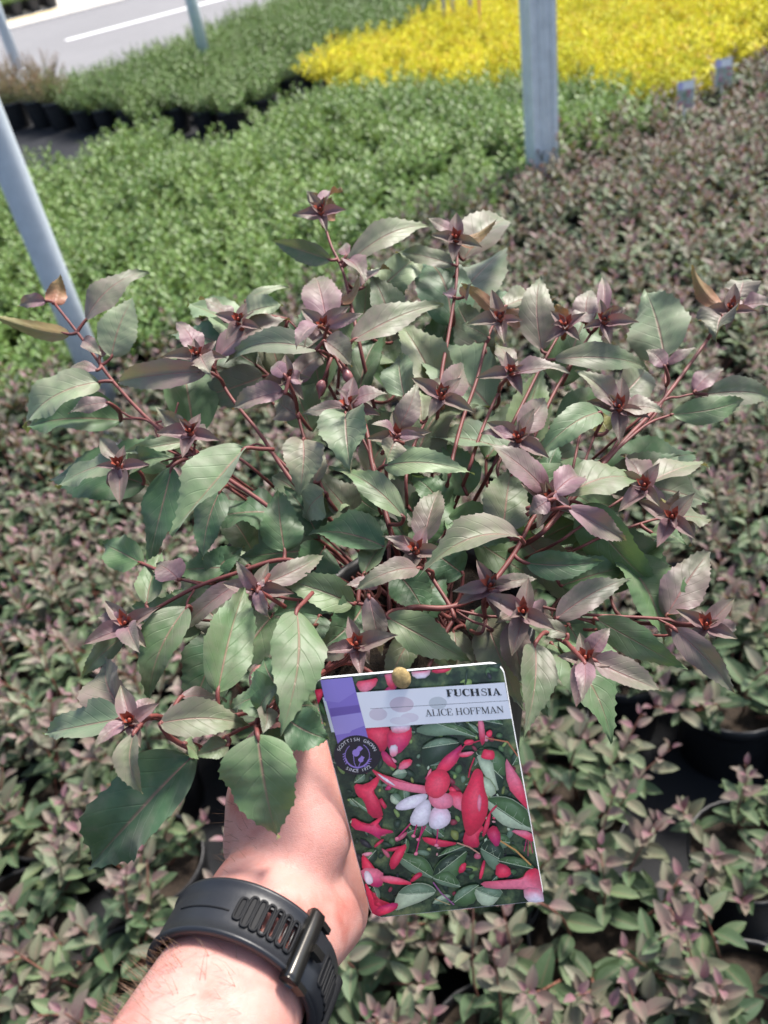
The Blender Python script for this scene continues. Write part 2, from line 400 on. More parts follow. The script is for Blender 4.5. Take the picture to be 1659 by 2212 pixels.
# leaf meshes for the nearest plants, whose leaves are separate pieces
def rich_leaf(name, pur, sh, mat):
    n = 7; lv = []; ts = [0, .1, .25, .42, .6, .78, .91, 1.0]
    for tt in ts:
        w = (tt ** .65) * ((1 - tt) ** .88) / .362 * .5
        for s in (-1, -.5, 0, .5, 1):
            lv.append((s * w, tt, abs(s) * w * .28 - .10 * tt * tt + .02 * math.sin(tt * 19 + s * 2) * abs(s)))
    fs = [(i * 5 + j, i * 5 + j + 1, (i + 1) * 5 + j + 1, (i + 1) * 5 + j) for i in range(n) for j in range(4)]
    me = mesh(name, lv, fs, [mat])
    set_col(me, [(min(1, max(0, pur * (1.15 - .5 * v[1]))), v[1], sh, s) for v, s in zip(lv, [0, .25, .5, .75, 1] * 8)])
    return me
RV = []; RF = []
for tt in [0, .08, .2, .34, .5, .66, .82, .93, 1.0]:
    w = (tt ** .65) * ((1 - tt) ** 1.05) / .335 * .5
    for q_ in (-1, -.5, 0, .5, 1): RV.append((q_ * w, tt, abs(q_) * w * .5 - .16 * tt * tt + .03 * math.sin(tt * 15 + q_) * abs(q_)))
RV = np.array(RV, float); RF = [(i * 5 + j, i * 5 + j + 1, (i + 1) * 5 + j + 1, (i + 1) * 5 + j) for i in range(8) for j in range(4)]
M['nleaf'] = leaf_material('near bed fuchsia leaf', GB, (0.20, 0.10, 0.12), (0.16, 0.20, 0.09), (0.20, 0.13, 0.10), trans=0.15)
RL = {(a, b): rich_leaf('leaf', a / 3, b / 3, M['nleaf']) for a in range(4) for b in range(4)}
M['bud'] = simple('pink flower bud', (0.62, 0.09, 0.10), 0.4, var=0.2)
rg = random.Random(21)
spots = []
for p in grid((0.0, 0.25), .205, .19, (-17, 27), (-8, 27), fu_poly, rg, .024):
    q = frame_pos(Vector((p.x, p.y, .25)))
    if q is None or not (-320 < q[0] < W + 420 and -200 < q[1] < H + 420): continue
    spots.append((q[2], p, q))
# gaps seen in the bed, around the lone pot by the wrist and at the far right
holes = [(at_z(225, 2010, .05), .10), (at_z(1440, 1770, .05), .06)]
spots = [s for s in spots if not any((Vector((s[1].x, s[1].y, 0)) - Vector((c.x, c.y, 0))).length < r for c, r in holes)]
lone = at_z(335, 1862, .165)
spots = [s for s in spots if (Vector((s[1].x, s[1].y, 0)) - Vector((lone.x, lone.y, 0))).length > .19]
lone2 = at_z(1610, 1840, .165)
spots = [s for s in spots if (Vector((s[1].x, s[1].y, 0)) - Vector((lone2.x, lone2.y, 0))).length > .19]
spots += [(0, Vector((lone.x, lone.y, 0)), (335, 1862, 1)), (0.001, Vector((lone2.x, lone2.y, 0)), (1610, 1840, 1))]
spots.sort(key=lambda s: s[0])
NEAR = 26
poles_at = [at_z(195, 790, .3), at_z(1171, 347, .22)]
for i, (d, p, q) in enumerate(spots):
    if any((Vector((p.x, p.y, 0)) - Vector((c.x, c.y, 0))).length < .11 for c in poles_at): continue
    rz = rg.uniform(0, 6.28); sc = (rg.uniform(.95, 1.2), rg.uniform(.88, 1.15))
    if i < NEAR:
        lab = 'potted fuchsia with purple shoot tips, standing in the bed nearest the wrist'
        if i == 0: lab = 'small fuchsia off centre in a black pot with bare compost showing and a pink bud'
        elif i == 1: lab = 'fuchsia in a black pot beside a strip of bare ground fabric'
        kk = KF if i > 1 else dict(KF, n=10, h=.15, lean=.8)
        r = thing('potted_fuchsia', lab, 'plant', (p.x, p.y, .008), 'fuchsias in the purple bed', rz if i > 0 else 0)
        r.scale = (1.0, 1.0, 1.0) if i < 2 else (1.18, 1.18, 1.08)
        obj('pot', fk[1], r); obj('soil', fk[2], r)
        L, S = shoots(random.Random(500 + i), kk)
        off = Vector((-.025, -.01, 0)) if i == 0 else Vector((0, 0, 0))
        a = obj('stems', stem_mesh('stems', [[v + off for v in s] for s in S], M['bstem']), r); a['kind'] = 'stuff'
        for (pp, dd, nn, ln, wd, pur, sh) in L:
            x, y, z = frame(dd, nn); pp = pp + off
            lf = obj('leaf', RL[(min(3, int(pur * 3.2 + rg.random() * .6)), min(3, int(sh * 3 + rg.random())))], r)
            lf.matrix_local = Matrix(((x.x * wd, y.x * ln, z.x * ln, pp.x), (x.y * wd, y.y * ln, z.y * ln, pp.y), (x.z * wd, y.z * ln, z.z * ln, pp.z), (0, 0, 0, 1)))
        if i == 0:
            mb = MB(); mb.tube([(-.03, .045, .24), (-.03, .04, .25), (-.03, .035, .262), (-.031, .03, .268)], [.002, .006, .006, .002], 8); obj('flower_bud', mb.mesh('flower_bud', [M['bud']]), r)
    else:
        place(fk, 'potted_fuchsia', 'potted fuchsia with grey green leaves and purple tips in the wide bed', 'plant', 'fuchsias in the purple bed', p.x, p.y, rz, sc, rg)

# green bed
gk = kit(KG, 'green', M['gleaf'], M['wood'], 7, 200, .08, .16)
gr_px_top = [(2050, -150), (1659, 95), (1370, 185), (1200, 165), (800, 165), (660, 205), (520, 262), (470, 290), (400, 318), (385, 268), (205, 288), (195, 338), (0, 362), (-300, 450)]
gr_poly = edge[:-2] + [g(1385, 190, .28)] + [g(x, y, .28) for x, y in gr_px_top[2:]]
rg = random.Random(31); used = []
for p in grid((0.2, 2.6), .19, .18, (-24, 24), (-6, 26), gr_poly, rg, .02):
    q = frame_pos(Vector((p.x, p.y, .25)))
    if q is None or not (-250 < q[0] < W + 300): continue
    if any((Vector((p.x, p.y, 0)) - Vector((c.x, c.y, 0))).length < .12 for c in poles_at): continue
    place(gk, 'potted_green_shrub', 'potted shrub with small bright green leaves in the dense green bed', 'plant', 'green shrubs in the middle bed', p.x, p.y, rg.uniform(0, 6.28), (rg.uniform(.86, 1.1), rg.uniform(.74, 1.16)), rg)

# yellow bed
yk = kit(KY, 'yellow', M['yleaf'], M['wood'], 6, 300, .085, .17)
ye_poly = [g(x, y, .3) for x, y in [(655, 128), (800, 150), (1150, 142), (1345, 160), (1490, 160), (1555, 120), (1640, 20), (1900, -200), (1200, -200), (1000, -40), (930, 28), (870, 60), (770, 85)]]
rg = random.Random(41)
for p in grid((0.1, 4.0), .20, .19, (-10, 26), (-4, 24), ye_poly, rg, .02):
    if not in_frame(p): continue
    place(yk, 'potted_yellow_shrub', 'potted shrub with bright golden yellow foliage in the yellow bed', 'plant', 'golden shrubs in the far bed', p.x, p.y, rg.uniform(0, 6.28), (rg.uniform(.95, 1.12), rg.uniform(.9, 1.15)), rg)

# dark green bed along the road, and the loose plants in front of it
dk = kit(KD, 'dark', M['dleaf'], M['wood'], 6, 400, .085, .15)
da_poly = [g(x, y, .27) for x, y in [(165, 200), (290, 208), (400, 205), (480, 195), (560, 165), (640, 105), (760, 72), (860, 38), (940, -5), (1300, -250), (900, -250), (600, -8), (390, 82), (100, 180)]]
rg = random.Random(51); loose_at = []
for x, y in [(450, 270), (505, 258), (560, 240), (625, 228), (690, 222), (745, 212), (600, 205)]:
    p = at_z(x, y - 14, 0); loose_at.append(p)
    place(dk, 'potted_dark_shrub', 'potted dark green shrub standing loose on the fabric between the beds', 'plant', 'loose dark shrubs between the beds', p.x, p.y, rg.uniform(0, 6.28), (rg.uniform(.85, 1.0), rg.uniform(.8, .95)), rg)
for p in grid((-1.0, 6.0), .20, .19, (-16, 30), (-6, 26), da_poly, rg, .02):
    if not in_frame(p) or any((p - c).length < .19 for c in loose_at): continue
    place(dk, 'potted_dark_shrub', 'potted shrub with dark green leaves in the bed along the road', 'plant', 'dark shrubs along the road', p.x, p.y, rg.uniform(0, 6.28), (rg.uniform(.92, 1.08), rg.uniform(.9, 1.1)), rg)
rk = kit(KR, 'bronze', M['rleaf'], M['wood'], 3, 450, .10, .18)
for x, y in [(45, 290), (98, 286), (140, 290), (20, 255), (75, 258), (118, 248), (-25, 285), (-15, 250)]:
    p = at_z(x, y - 14, 0)
    place(rk, 'potted_bronze_shrub', 'tall potted shrub with bronze tips by the grey steel pole', 'plant', 'bronze tipped shrubs beside the path', p.x, p.y, rg.uniform(0, 6.28), (rg.uniform(.95, 1.1), rg.uniform(.9, 1.05)), rg)
# bedding on the far side of the road
bk = kit(KB, 'bedding', M['gleaf'], M['wood'], 3, 480, .07, .12)
lk = kit(dict(KB, len=.03), 'bedding', M['yleaf'], M['wood'], 1, 490, .07, .12)
for i in range(14):
    for j in range(4):
        p = at_z(116, 18, 0) - rd * (.22 * i) + rn * (.20 * j + .02)
        yel = (i == 5 and j == 0)
        place(lk if yel else bk, 'bedding_plant', 'small yellow bedding plant in the row across the road' if yel else 'small pale green bedding plant in a black pot across the road', 'plant', 'bedding plants across the road', p.x, p.y, rg.uniform(0, 6.28), (1.15, 1.25), rg, .012)

# plant labels hung on the yellow shrubs' pots
def small_label(x, y, z, name_label):
    c = at_z(x, y, z); r = thing('plant_label', name_label, 'label', (c.x, c.y, 0.0), 'picture labels hung on the golden shrubs')
    ax = RT.copy(); ax.z = 0; ax.normalize(); az = (Vector((0, 0, 1)) + Vector((ax.y, -ax.x, 0)) * -.15).normalized(); an = ax.cross(az)
    base = Vector((0, 0, c.z))
    mb = MB(); mb.box(base, ax * .036, az * .055, an * .0008); obj('card', mb.mesh('card', [M['card']], False), r)
    mb = MB(); mb.box(Vector((0, 0, c.z / 2 - .02)) + an * -.002, ax * .006, Vector((0, 0, c.z / 2 - .02)), an * .001); obj('stake', mb.mesh('stake', [M['card']], False), r)
    pr = random.Random(int(x)); mb = MB(); k = 0
    def patch(u, v, w, h, col):
        nonlocal k; k += 1
        q = base + ax * u + az * v - an * -(0.0012 + k * .00004)
        mb.add([q - ax * w - az * h, q + ax * w - az * h, q + ax * w + az * h, q - ax * w + az * h], [(0, 1, 2, 3)], (*col, 1))
    patch(0, 0, .034, .053, (.30, .34, .30)); patch(-.022, .036, .011, .014, (.45, .42, .68)); patch(.01, .036, .022, .014, (.78, .78, .80))
    for _ in range(26): patch(pr.uniform(-.028, .028), pr.uniform(-.048, .02), pr.uniform(.002, .007), pr.uniform(.002, .007), pr.choice([(.5, .05, .2), (.12, .22, .1), (.55, .45, .2), (.3, .4, .3), (.5, .5, .5), (.6, .1, .25)]))
    obj('printed_picture', mb.mesh('printed_picture', [M['print']], False), r)
M['card'] = simple('white plastic card', (0.78, 0.78, 0.78), 0.3, var=0.02)
t = NT('glossy colour print'); vc = t.n('ShaderNodeVertexColor', layer_name='Col'); n1 = t.noise(700, 3, 0.6, t.coord())
t.set(Base_Color=t.mix(0.22, vc.outputs[0], t.mix(1.0, vc.outputs[0], t.ramp(n1, [(0.3, (0.45, 0.45, 0.45)), (0.7, (1.5, 1.5, 1.5))]), 'MULTIPLY')), Roughness=0.28); M['print'] = t.m
t = NT('plain glossy print'); vc = t.n('ShaderNodeVertexColor', layer_name='Col'); n1 = t.noise(60, 3, .5, t.coord())
t.set(Base_Color=t.mix(1.0, vc.outputs[0], t.ramp(n1, [(.3, (.93, .93, .94)), (.7, (1, 1, 1))]), 'MULTIPLY'), Roughness=.3); M['print2'] = t.m
small_label(1481, 205, .33, 'small upright picture label standing by the front corner of the yellow shrubs')
small_label(1563, 156, .33, 'small picture label half hidden under yellow leaves further along that edge')

# ------------------------------------------------------------------ poles
def round_pole(px, r, label, hgt=3.2, lean=(0, 0)):
    c = at_z(*px); o = thing('steel_pole', label, 'pole', (c.x, c.y, 0), 'round steel poles of the frame')
    mb = MB(); mb.tube([(lean[0] * z, lean[1] * z, z) for z in (0.0, .6, 1.2, 1.8, 2.4, hgt)], r, 28); obj('tube', mb.mesh('tube', [M['galv']]), o)
    mb = MB(); mb.lathe([(r * 2.4, 0.0), (r * 2.4, .02), (r * 1.3, .022), (r * 1.25, .12), (r * .9, .122)], 24, (0, 0, 0)); obj('base_plate', mb.mesh('base_plate', [M['galv2']]), o)
round_pole((195, 790, .3), .040, 'thick pale blue grey round pole rising from the edge of the green bed')
round_pole((48, 170, .05), .045, 'round grey pole standing behind the bronze tipped shrubs')
round_pole((428, 62, .4), .042, 'round grey pole at the road edge of the dark shrubs')
c = at_z(1171, 347, .22); o = thing('ribbed_post', 'square ribbed grey metal post between the green and purple beds', 'post', (c.x, c.y, 0), rz=math.radians(8))
hw = .053; prof = []
def side(n):
    return [(-1, -1), (-.62, -1), (-.58, -.86), (-.30, -.86), (-.26, -.97), (-.08, -.97), (-.06, -.90), (.06, -.90), (.08, -.97), (.26, -.97), (.30, -.86), (.58, -.86), (.62, -1)]
for k in range(4):
    a = k * math.pi / 2
    for x, y in side(0): prof.append((hw * (x * math.cos(a) - y * math.sin(a)), hw * (x * math.sin(a) + y * math.cos(a))))
n = len(prof); vs = [(x, y, z) for z in (0, 3.2) for x, y in prof]; fs = [(i, (i + 1) % n, n + (i + 1) % n, n + i) for i in range(n)] + [tuple(range(n, 2 * n))]
obj('profile', mesh('profile', vs, fs, [M['galv2']], False), o)
mb = MB(); X, Y, Z = Vector((1, 0, 0)), Vector((0, 1, 0)), Vector((0, 0, 1))
mb.box((0, 0, .012), X * .11, Y * .11, Z * .008); obj('base_plate', mb.mesh('base_plate', [M['galv2']], False), o)
# slim canes and a magenta label behind the yellow bed
M['magenta'] = simple('magenta plastic', (0.62, 0.05, 0.30), 0.4, var=0.05)
M['cane'] = simple('grey cane', (0.30, 0.30, 0.31), 0.6, var=0.2)
for x, y in [(955, 20), (975, 16), (1012, 14)]:
    c = at_z(x, y, .35); mb = MB(); mb.tube([(0, 0, 0), (.01, 0, .3), (.015, .005, .72)], .012, 8)
    o = obj('plant_cane', mb.mesh('plant_cane', [M['cane']]), None, (c.x, c.y, 0)); tag(o, 'slim grey stake standing behind the yellow shrubs', 'stake', 'grey stakes behind the yellow bed')
c = at_z(1035, 6, .42); mb = MB(); mb.box((0, 0, .52), Vector((.03, 0, 0)), Vector((0, .002, 0)), Vector((0, 0, .06))); mb.tube([(0, .006, 0), (0, .006, .5)], .005, 6)
o = obj('magenta_marker', mb.mesh('magenta_marker', [M['magenta']], False), None, (c.x, c.y, 0)); tag(o, 'magenta marker card on a stick behind the yellow shrubs', 'marker')

# ------------------------------------------------------------------ held fuchsia
POT_C = P(905, 1330, .47)                                # centre of the rim
held = thing('held_fuchsia', 'large fuchsia with toothed green and purple leaves held up in the hand', 'plant', POT_C - Vector((0, 0, .125)))
def hp(v): return Vector(v) - held.location
YD = [(300, .575), (500, .545), (700, .515), (1000, .465), (1300, .425), (1450, .395), (1600, .362), (1900, .355), (2300, .35)]
def dep(x, y):
    for (a, da), (b, db) in zip(YD, YD[1:]):
        if y <= b or b == 2300:
            q = da + (db - da) * max(0, min(1, (y - a) / (b - a))); break
    return q + .00 + .035 * min(1, ((x - 860) / 800) ** 2)

def leaf_mesh(B, T, n, wid, pur, sh, rg, arch=.06, fold=.30, tipcurl=.10):
    y = (T - B); Lh = y.length; y = y / Lh
    x = y.cross(n).normalized(); z = x.cross(y)
    N = 38; ss = (-1, -.66, -.33, 0, .33, .66, 1); vs = []; cs = []
    pw0 = rg.uniform(.58, .72); pw1 = rg.uniform(1.05, 1.4); pk = pw0 / (pw0 + pw1); wn = pk ** pw0 * (1 - pk) ** pw1; ph = rg.uniform(0, 6.28); skew = rg.uniform(-.05, .05); wav = rg.uniform(.03, .13); twist = rg.uniform(-.6, .6)
    for i in range(N + 1):
        tt = i / N
        w = (tt ** pw0) * ((1 - tt) ** pw1) / wn * (.97 + .03 * math.cos(tt * 23 + ph))
        tooth = 0.0; adv = 0.0
        if 6 < i < N - 1 and i % 3 == 1: tooth = .05; adv = .014
        for s in ss:
            ww = w * .5 * wid; e = abs(s)
            if e == 1: ww += min(tooth * .5 * wid, .0008 if tooth else 0) * (0.5 + .8 * rg.random()); yy = tt + adv
            else: yy = tt
            zz = e * ww * fold + Lh * (arch * 4 * tt * (1 - tt) - tipcurl * tt ** 3) + e ** 2 * wid * wav * math.sin(tt * 11 + ph + s * 1.3) - e ** 3 * ww * .18
            vein = .012 * wid * math.cos((tt * 7 - e * 2.1) * 2 * math.pi) * (1 - e) * (e > 0)
            xx = s * ww + skew * Lh * math.sin(tt * math.pi)
            tw = twist * (tt - .25); zz2 = zz + vein + xx * math.sin(tw); xx *= math.cos(tw)
            vs.append(B + x * xx + y * (yy * Lh) + z * zz2)
            pv = pur * (1.25 - .75 * tt) + (.12 * pur if e == 1 else 0)
            cs.append((min(1, max(0, pv)), tt, sh, s * .5 + .5))
    m = len(ss)
    fs = [(i * m + j, i * m + j + 1, (i + 1) * m + j + 1, (i + 1) * m + j) for i in range(N) for j in range(m - 1)]
    vs = [hp(v) for v in vs]
    me = mesh('leaf', vs, fs, [M['leaf']]); set_col(me, cs)
    return me

nleaf = 0
def add_leaf(bx, by, tx, ty, w, p, flags=''):
    global nleaf
    rg = random.Random(int(bx * 7 + by * 13 + tx))
    sh = (.22 if by < 1050 else .50) + rg.uniform(-.12, .12); off = 0; roll = rg.uniform(-20, 20); under = False  # upper leaves paler, lower darker: real green difference plus painted light
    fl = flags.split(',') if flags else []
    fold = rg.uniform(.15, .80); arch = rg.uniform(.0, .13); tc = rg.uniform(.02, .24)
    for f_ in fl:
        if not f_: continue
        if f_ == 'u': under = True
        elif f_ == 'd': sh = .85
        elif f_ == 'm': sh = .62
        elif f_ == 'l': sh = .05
        elif f_ == 'f': off -= .018
        elif f_ == 'ff': off -= .035
        elif f_ == 'b': off += .022
        elif f_ == 'bb': off += .045
        elif f_ == 'V': fold = .75
        elif f_ == 'c': arch = .14; tc = .16
        elif f_[0] == 'r': roll = float(f_[1:])
    d0 = dep(bx, by) + off; d1 = dep(tx, ty) + off
    # keep the leaf's two ends at nearly the same distance, tip drooping a little away
    dm = (d0 + d1) / 2; d0 = dm + (d0 - dm) * .6; d1 = dm + (d1 - dm) * .6 + rg.uniform(-.014, .016)
    B, T = P(bx, by, d0), P(tx, ty, d1); T = B + (T - B) * 1.06
    mid = (B + T) / 2
    tc_ = (CAM - mid).normalized()
    nrm = tc_ * .62 + Vector((0, 0, 1)) * .52 + Vector((rg.uniform(-1, 1), rg.uniform(-1, 1), rg.uniform(-1, 1))) * .34
    y = (T - B).normalized(); nrm = (nrm - y * nrm.dot(y)).normalized()
    nrm = Matrix.Rotation(math.radians(roll), 3, y) @ nrm
    wid = w * dm / F * .86 / max(.6, abs(nrm.dot(tc_)))
    if under: nrm = -nrm
    o = obj('leaf', leaf_mesh(B, T, nrm, wid, p, sh, rg, arch, fold, tc), held); nleaf += 1
    PET.append((o, B, T, nrm))

PET = []
LEAVES = """
115 655 130 597 48 .8 u|100 650 40 660 30 .8|150 722 -12 682 40 .4 u,c|185 692 303 578 62 .5 c|240 772 283 648 98 .15 l|215 772 250 722 26 .8
210 800 150 786 24 .8|215 825 46 905 86 .15 l,c|262 908 44 902 86 0 m,b|235 870 150 890 38 .7 f|180 735 215 765 24 .7
425 762 382 698 42 1 f|430 770 463 738 28 1|430 766 388 768 22 1|432 768 452 802 38 .7 f|448 802 245 824 64 .6 f,c|500 688 435 644 42 .6|525 682 602 655 52 .2 l|530 652 620 617 24 .2 l|470 772 608 678 58 .75
690 757 478 760 58 .25 f,l|705 692 682 580 72 .85 f|708 705 776 677 32 1 ff|692 705 641 738 40 1 ff|700 736 766 782 62 .6 ff,V|760 737 948 637 72 .45 f|765 702 832 628 74 .1 b,l|776 862 832 703 70 .1 b,m
695 467 631 461 28 .7|702 472 716 428 48 .8 u|690 442 664 414 34 .6|690 442 734 402 32 .95 f|716 562 588 522 54 .25 m|756 566 917 474 62 .4 c|748 552 742 522 20 .8|752 562 788 602 38 .8|782 622 843 577 28 .7|736 656 780 603 26 .7 u
812 632 912 533 104 .02 b,l|976 602 914 540 74 .05 b,l|980 502 926 471 28 .85|990 522 1070 487 30 .7 u|1000 562 1094 456 80 .5 b|980 572 858 535 46 .35|980 642 960 630 22 .9|1002 642 1014 614 24 .8
1076 682 998 614 34 .75 u,c|1080 687 1187 659 38 .8 u|1056 730 998 700 48 .3|1090 662 1162 634 44 .35 l|1170 757 1168 598 80 .5|1215 707 1200 658 52 .85 u|1226 702 1292 664 34 .7|1266 702 1276 618 54 .75|1302 682 1300 600 26 .95 f|1310 682 1348 664 28 .95|1312 702 1342 708 34 .6|1195 777 1404 782 60 .3 c|1106 812 1224 800 38 .75 f|1100 807 1075 730 38 .65|1098 800 1118 778 26 .8
1062 884 903 748 132 0 b,l|874 860 860 768 66 .03 l|956 852 1001 788 48 .75 f|946 852 928 818 30 .65|960 857 1003 866 20 .85|860 927 901 828 64 .65 f|910 912 905 838 40 .3|851 937 808 914 25 1 ff|862 940 917 943 26 .95 ff|853 952 837 999 58 .5 ff,V|830 1006 1010 1011 72 .02 f|872 1117 720 1001 70 .15 f
760 872 834 851 44 .85 f|746 877 654 892 40 .65 f|750 867 738 840 24 1 ff|747 890 751 1003 92 .12 f,V|616 812 586 787 26 1 ff|625 817 652 821 30 1 ff|630 832 702 767 48 .8|614 846 501 873 58 .8 f|642 897 588 858 50 .6|655 948 645 1057 92 .42 f,V|680 1042 696 968 34 .5|702 1064 651 1123 80 .15 l|742 1077 704 1112 44 0 l,b|762 1064 832 1112 64 0 m,b
530 968 371 1137 94 .08 ff|372 1008 309 1212 100 0 d|476 1058 434 1197 84 .1 d|246 1000 123 1046 52 .15|256 992 214 944 38 .6|256 1010 243 1067 36 .85 f|280 1012 352 984 44 .1 m|402 954 264 976 38 .1 l|400 926 338 880 44 .6|415 926 442 962 42 .6|402 935 374 946 24 .8|306 1217 211 1171 70 .03 m|316 1307 348 1192 60 .08|386 1252 338 1213 64 .9 d|496 1226 374 1232 70 0 m,b
266 1346 211 1331 38 1 f|276 1350 299 1406 36 .85 f|268 1346 270 1322 15 .9 f|262 1350 250 1372 18 .9 f|266 1374 177 1459 54 .2|405 1310 309 1507 104 .12|516 1260 381 1367 54 .65|470 1497 533 1268 120 .08 f|550 1270 511 1219 34 .95 ff|556 1276 576 1332 34 .95 ff|560 1268 570 1250 16 .9 ff|615 1192 604 1058 106 0 m|576 1260 697 1194 58 .6 f|764 1305 604 1248 90 .12|832 1182 663 1142 92 0 d|641 1318 622 1548 118 .12 ff|782 1312 690 1402 114 0 d,b
765 1391 678 1426 44 .55|776 1387 748 1358 28 .8|778 1395 796 1432 28 .8|797 1288 818 1412 62 .65 f|834 1332 1009 1424 100 .12|894 1186 830 1159 32 .95 f|915 1172 946 1060 66 .6|905 1191 922 1163 22 .9 f|906 1227 776 1263 54 .6 f,c|818 1262 750 1263 36 .9 f|785 1242 840 1146 50 .15
1180 1062 1063 963 70 .85 f|1196 1066 1264 1021 48 1 ff|1186 1080 1143 1107 54 .8 ff|1196 1078 1238 1092 26 .95 ff|1220 1071 1402 1024 74 .3 f|1226 1096 1348 1164 56 .8 ff|1122 1161 915 1218 74 .45 ff,c|1086 1147 1112 1006 112 .3|1256 1090 1424 1285 120 0 m|1136 1216 1297 1214 76 0 d|1056 1263 983 1276 34 .9 f|1066 1265 1155 1249 38 .75 f|1060 1276 1086 1294 24 .8 f|1200 1337 1362 1244 70 .5 d
1440 1330 1532 1193 94 .65|1524 1348 1556 1322 34 .85 u|1528 1350 1599 1358 30 .85|1530 1352 1548 1382 20 .8|1454 1356 1582 1493 70 .65 f|1286 1336 1473 1447 86 .08|1270 1416 1314 1358 48 1 f|1280 1425 1423 1482 74 .65 f|1262 1430 1257 1498 34 1 ff|1258 1413 1236 1402 24 .95 f|1226 1371 1143 1348 48 .4|1124 1321 1078 1338 34 .85|1136 1321 1197 1326 34 .85
1050 1338 1113 1514 106 .38 b|1106 1340 1140 1483 80 .6|1156 1390 1134 1582 90 .3|1190 1388 1324 1581 122 .08 b|1570 672 1491 584 40 .75 u,c|1596 642 1606 598 54 .55|1602 662 1672 654 34 .85|1560 682 1546 718 64 .5 V,f|1578 668 1590 640 20 .95 f|1436 772 1392 626 126 .15 l|1436 792 1398 754 44 .85 f|1440 787 1502 750 26 .85|1525 852 1676 858 64 .3 c|1500 846 1562 789 42 .9|1450 896 1602 864 64 .08
1335 882 1263 798 50 .7 f|1345 882 1428 880 44 .65 f|1340 872 1352 846 24 .9 f|1342 857 1407 788 70 .3 b|1297 890 1157 987 70 .06 f,c|1312 932 1288 890 48 .05 l,u|1124 932 1177 863 54 .7 f|1112 946 1042 930 28 1 f|1130 946 1158 944 28 1 f|1122 940 1128 912 18 1 f|1110 976 938 938 60 .03 l|1396 1046 1529 984 52 .4|1386 1046 1343 984 42 .75|1400 1056 1442 1108 38 .95|1456 1116 1539 1114 48 .4|1456 1121 1502 1178 28 .85|1450 1111 1462 1064 34 .75|1446 1121 1428 1078 38 .3 u|1406 1150 1478 1168 54 .0
276 1546 233 1423 76 .6|262 1552 84 1571 66 .1 l|272 1560 208 1607 34 1 f|290 1582 300 1708 62 .45 f,V|296 1552 332 1508 48 .95|345 1562 530 1566 100 .4 f|390 1506 492 1500 34 .6|416 1634 199 1864 150 0 d|556 1586 584 1810 196 .02 f|492 1610 428 1630 52 .3|398 1606 432 1632 34 .1 f|576 1526 570 1578 38 .4 f|618 1552 708 1596 112 0 d,f|604 1536 690 1512 92 0 d,f|598 1506 500 1524 96 .02 m,f|612 1500 566 1420 70 0 d,f|560 1540 600 1480 40 .1 m,f|372 1555 366 1512 16 .95
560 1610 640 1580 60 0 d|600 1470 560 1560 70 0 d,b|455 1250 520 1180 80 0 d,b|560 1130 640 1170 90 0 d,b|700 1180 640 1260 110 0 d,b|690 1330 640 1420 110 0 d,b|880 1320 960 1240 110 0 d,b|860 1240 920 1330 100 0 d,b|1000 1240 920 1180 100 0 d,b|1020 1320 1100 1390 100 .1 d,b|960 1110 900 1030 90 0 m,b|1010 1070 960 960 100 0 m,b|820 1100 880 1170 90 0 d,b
"""
ROSETTES = [(697, 704), (425, 764), (692, 452), (985, 512), (1080, 684), (1222, 700), (1306, 690), (1104, 800), (954, 852), (856, 942), (750, 872), (620, 814), (255, 1002), (410, 930), (270, 1346), (552, 1272), (770, 1390), (898, 1186), (1190, 1074), (1060, 1264), (1526, 1348), (1264, 1420), (1130, 1321), (1580, 664), (1338, 878), (1120, 944), (1392, 1048), (1452, 1116), (280, 1556), (515, 690)]
for item in LEAVES.replace('\n', '|').split('|'):
    a = item.split()
    if len(a) < 6: continue
    add_leaf(*[float(v) for v in a[:6]], a[6] if len(a) > 6 else '')

# fill leaves deeper inside the plant, around the visible ones, mostly darker green to paint inner shade
rg = random.Random(77); pcx, pcy = 860, 1080
tries = 0
while nleaf < 300 and tries < 2000:
    tries += 1
    a = rg.uniform(0, 6.28); rr = math.sqrt(rg.random()); x = pcx + 560 * rr * math.cos(a); y = pcy + 390 * rr * math.sin(a)
    if y < 760 and (x < 480 or x > 1350): continue
    dr = Vector((x - 900, y - 1230)); dr = dr.normalized() if dr.length > 1 else Vector((0, 1)); an = math.atan2(dr.y, dr.x) + rg.uniform(-1.2, 1.2)
    L = rg.uniform(130, 215)
    add_leaf(x, y, x + L * math.cos(an), y + L * math.sin(an), L * rg.uniform(.5, .62), rg.choice([0, 0, .1, .3]), rg.choice(['m', 'd', '']) + (',bb' if rg.random() < .55 else ',b'))

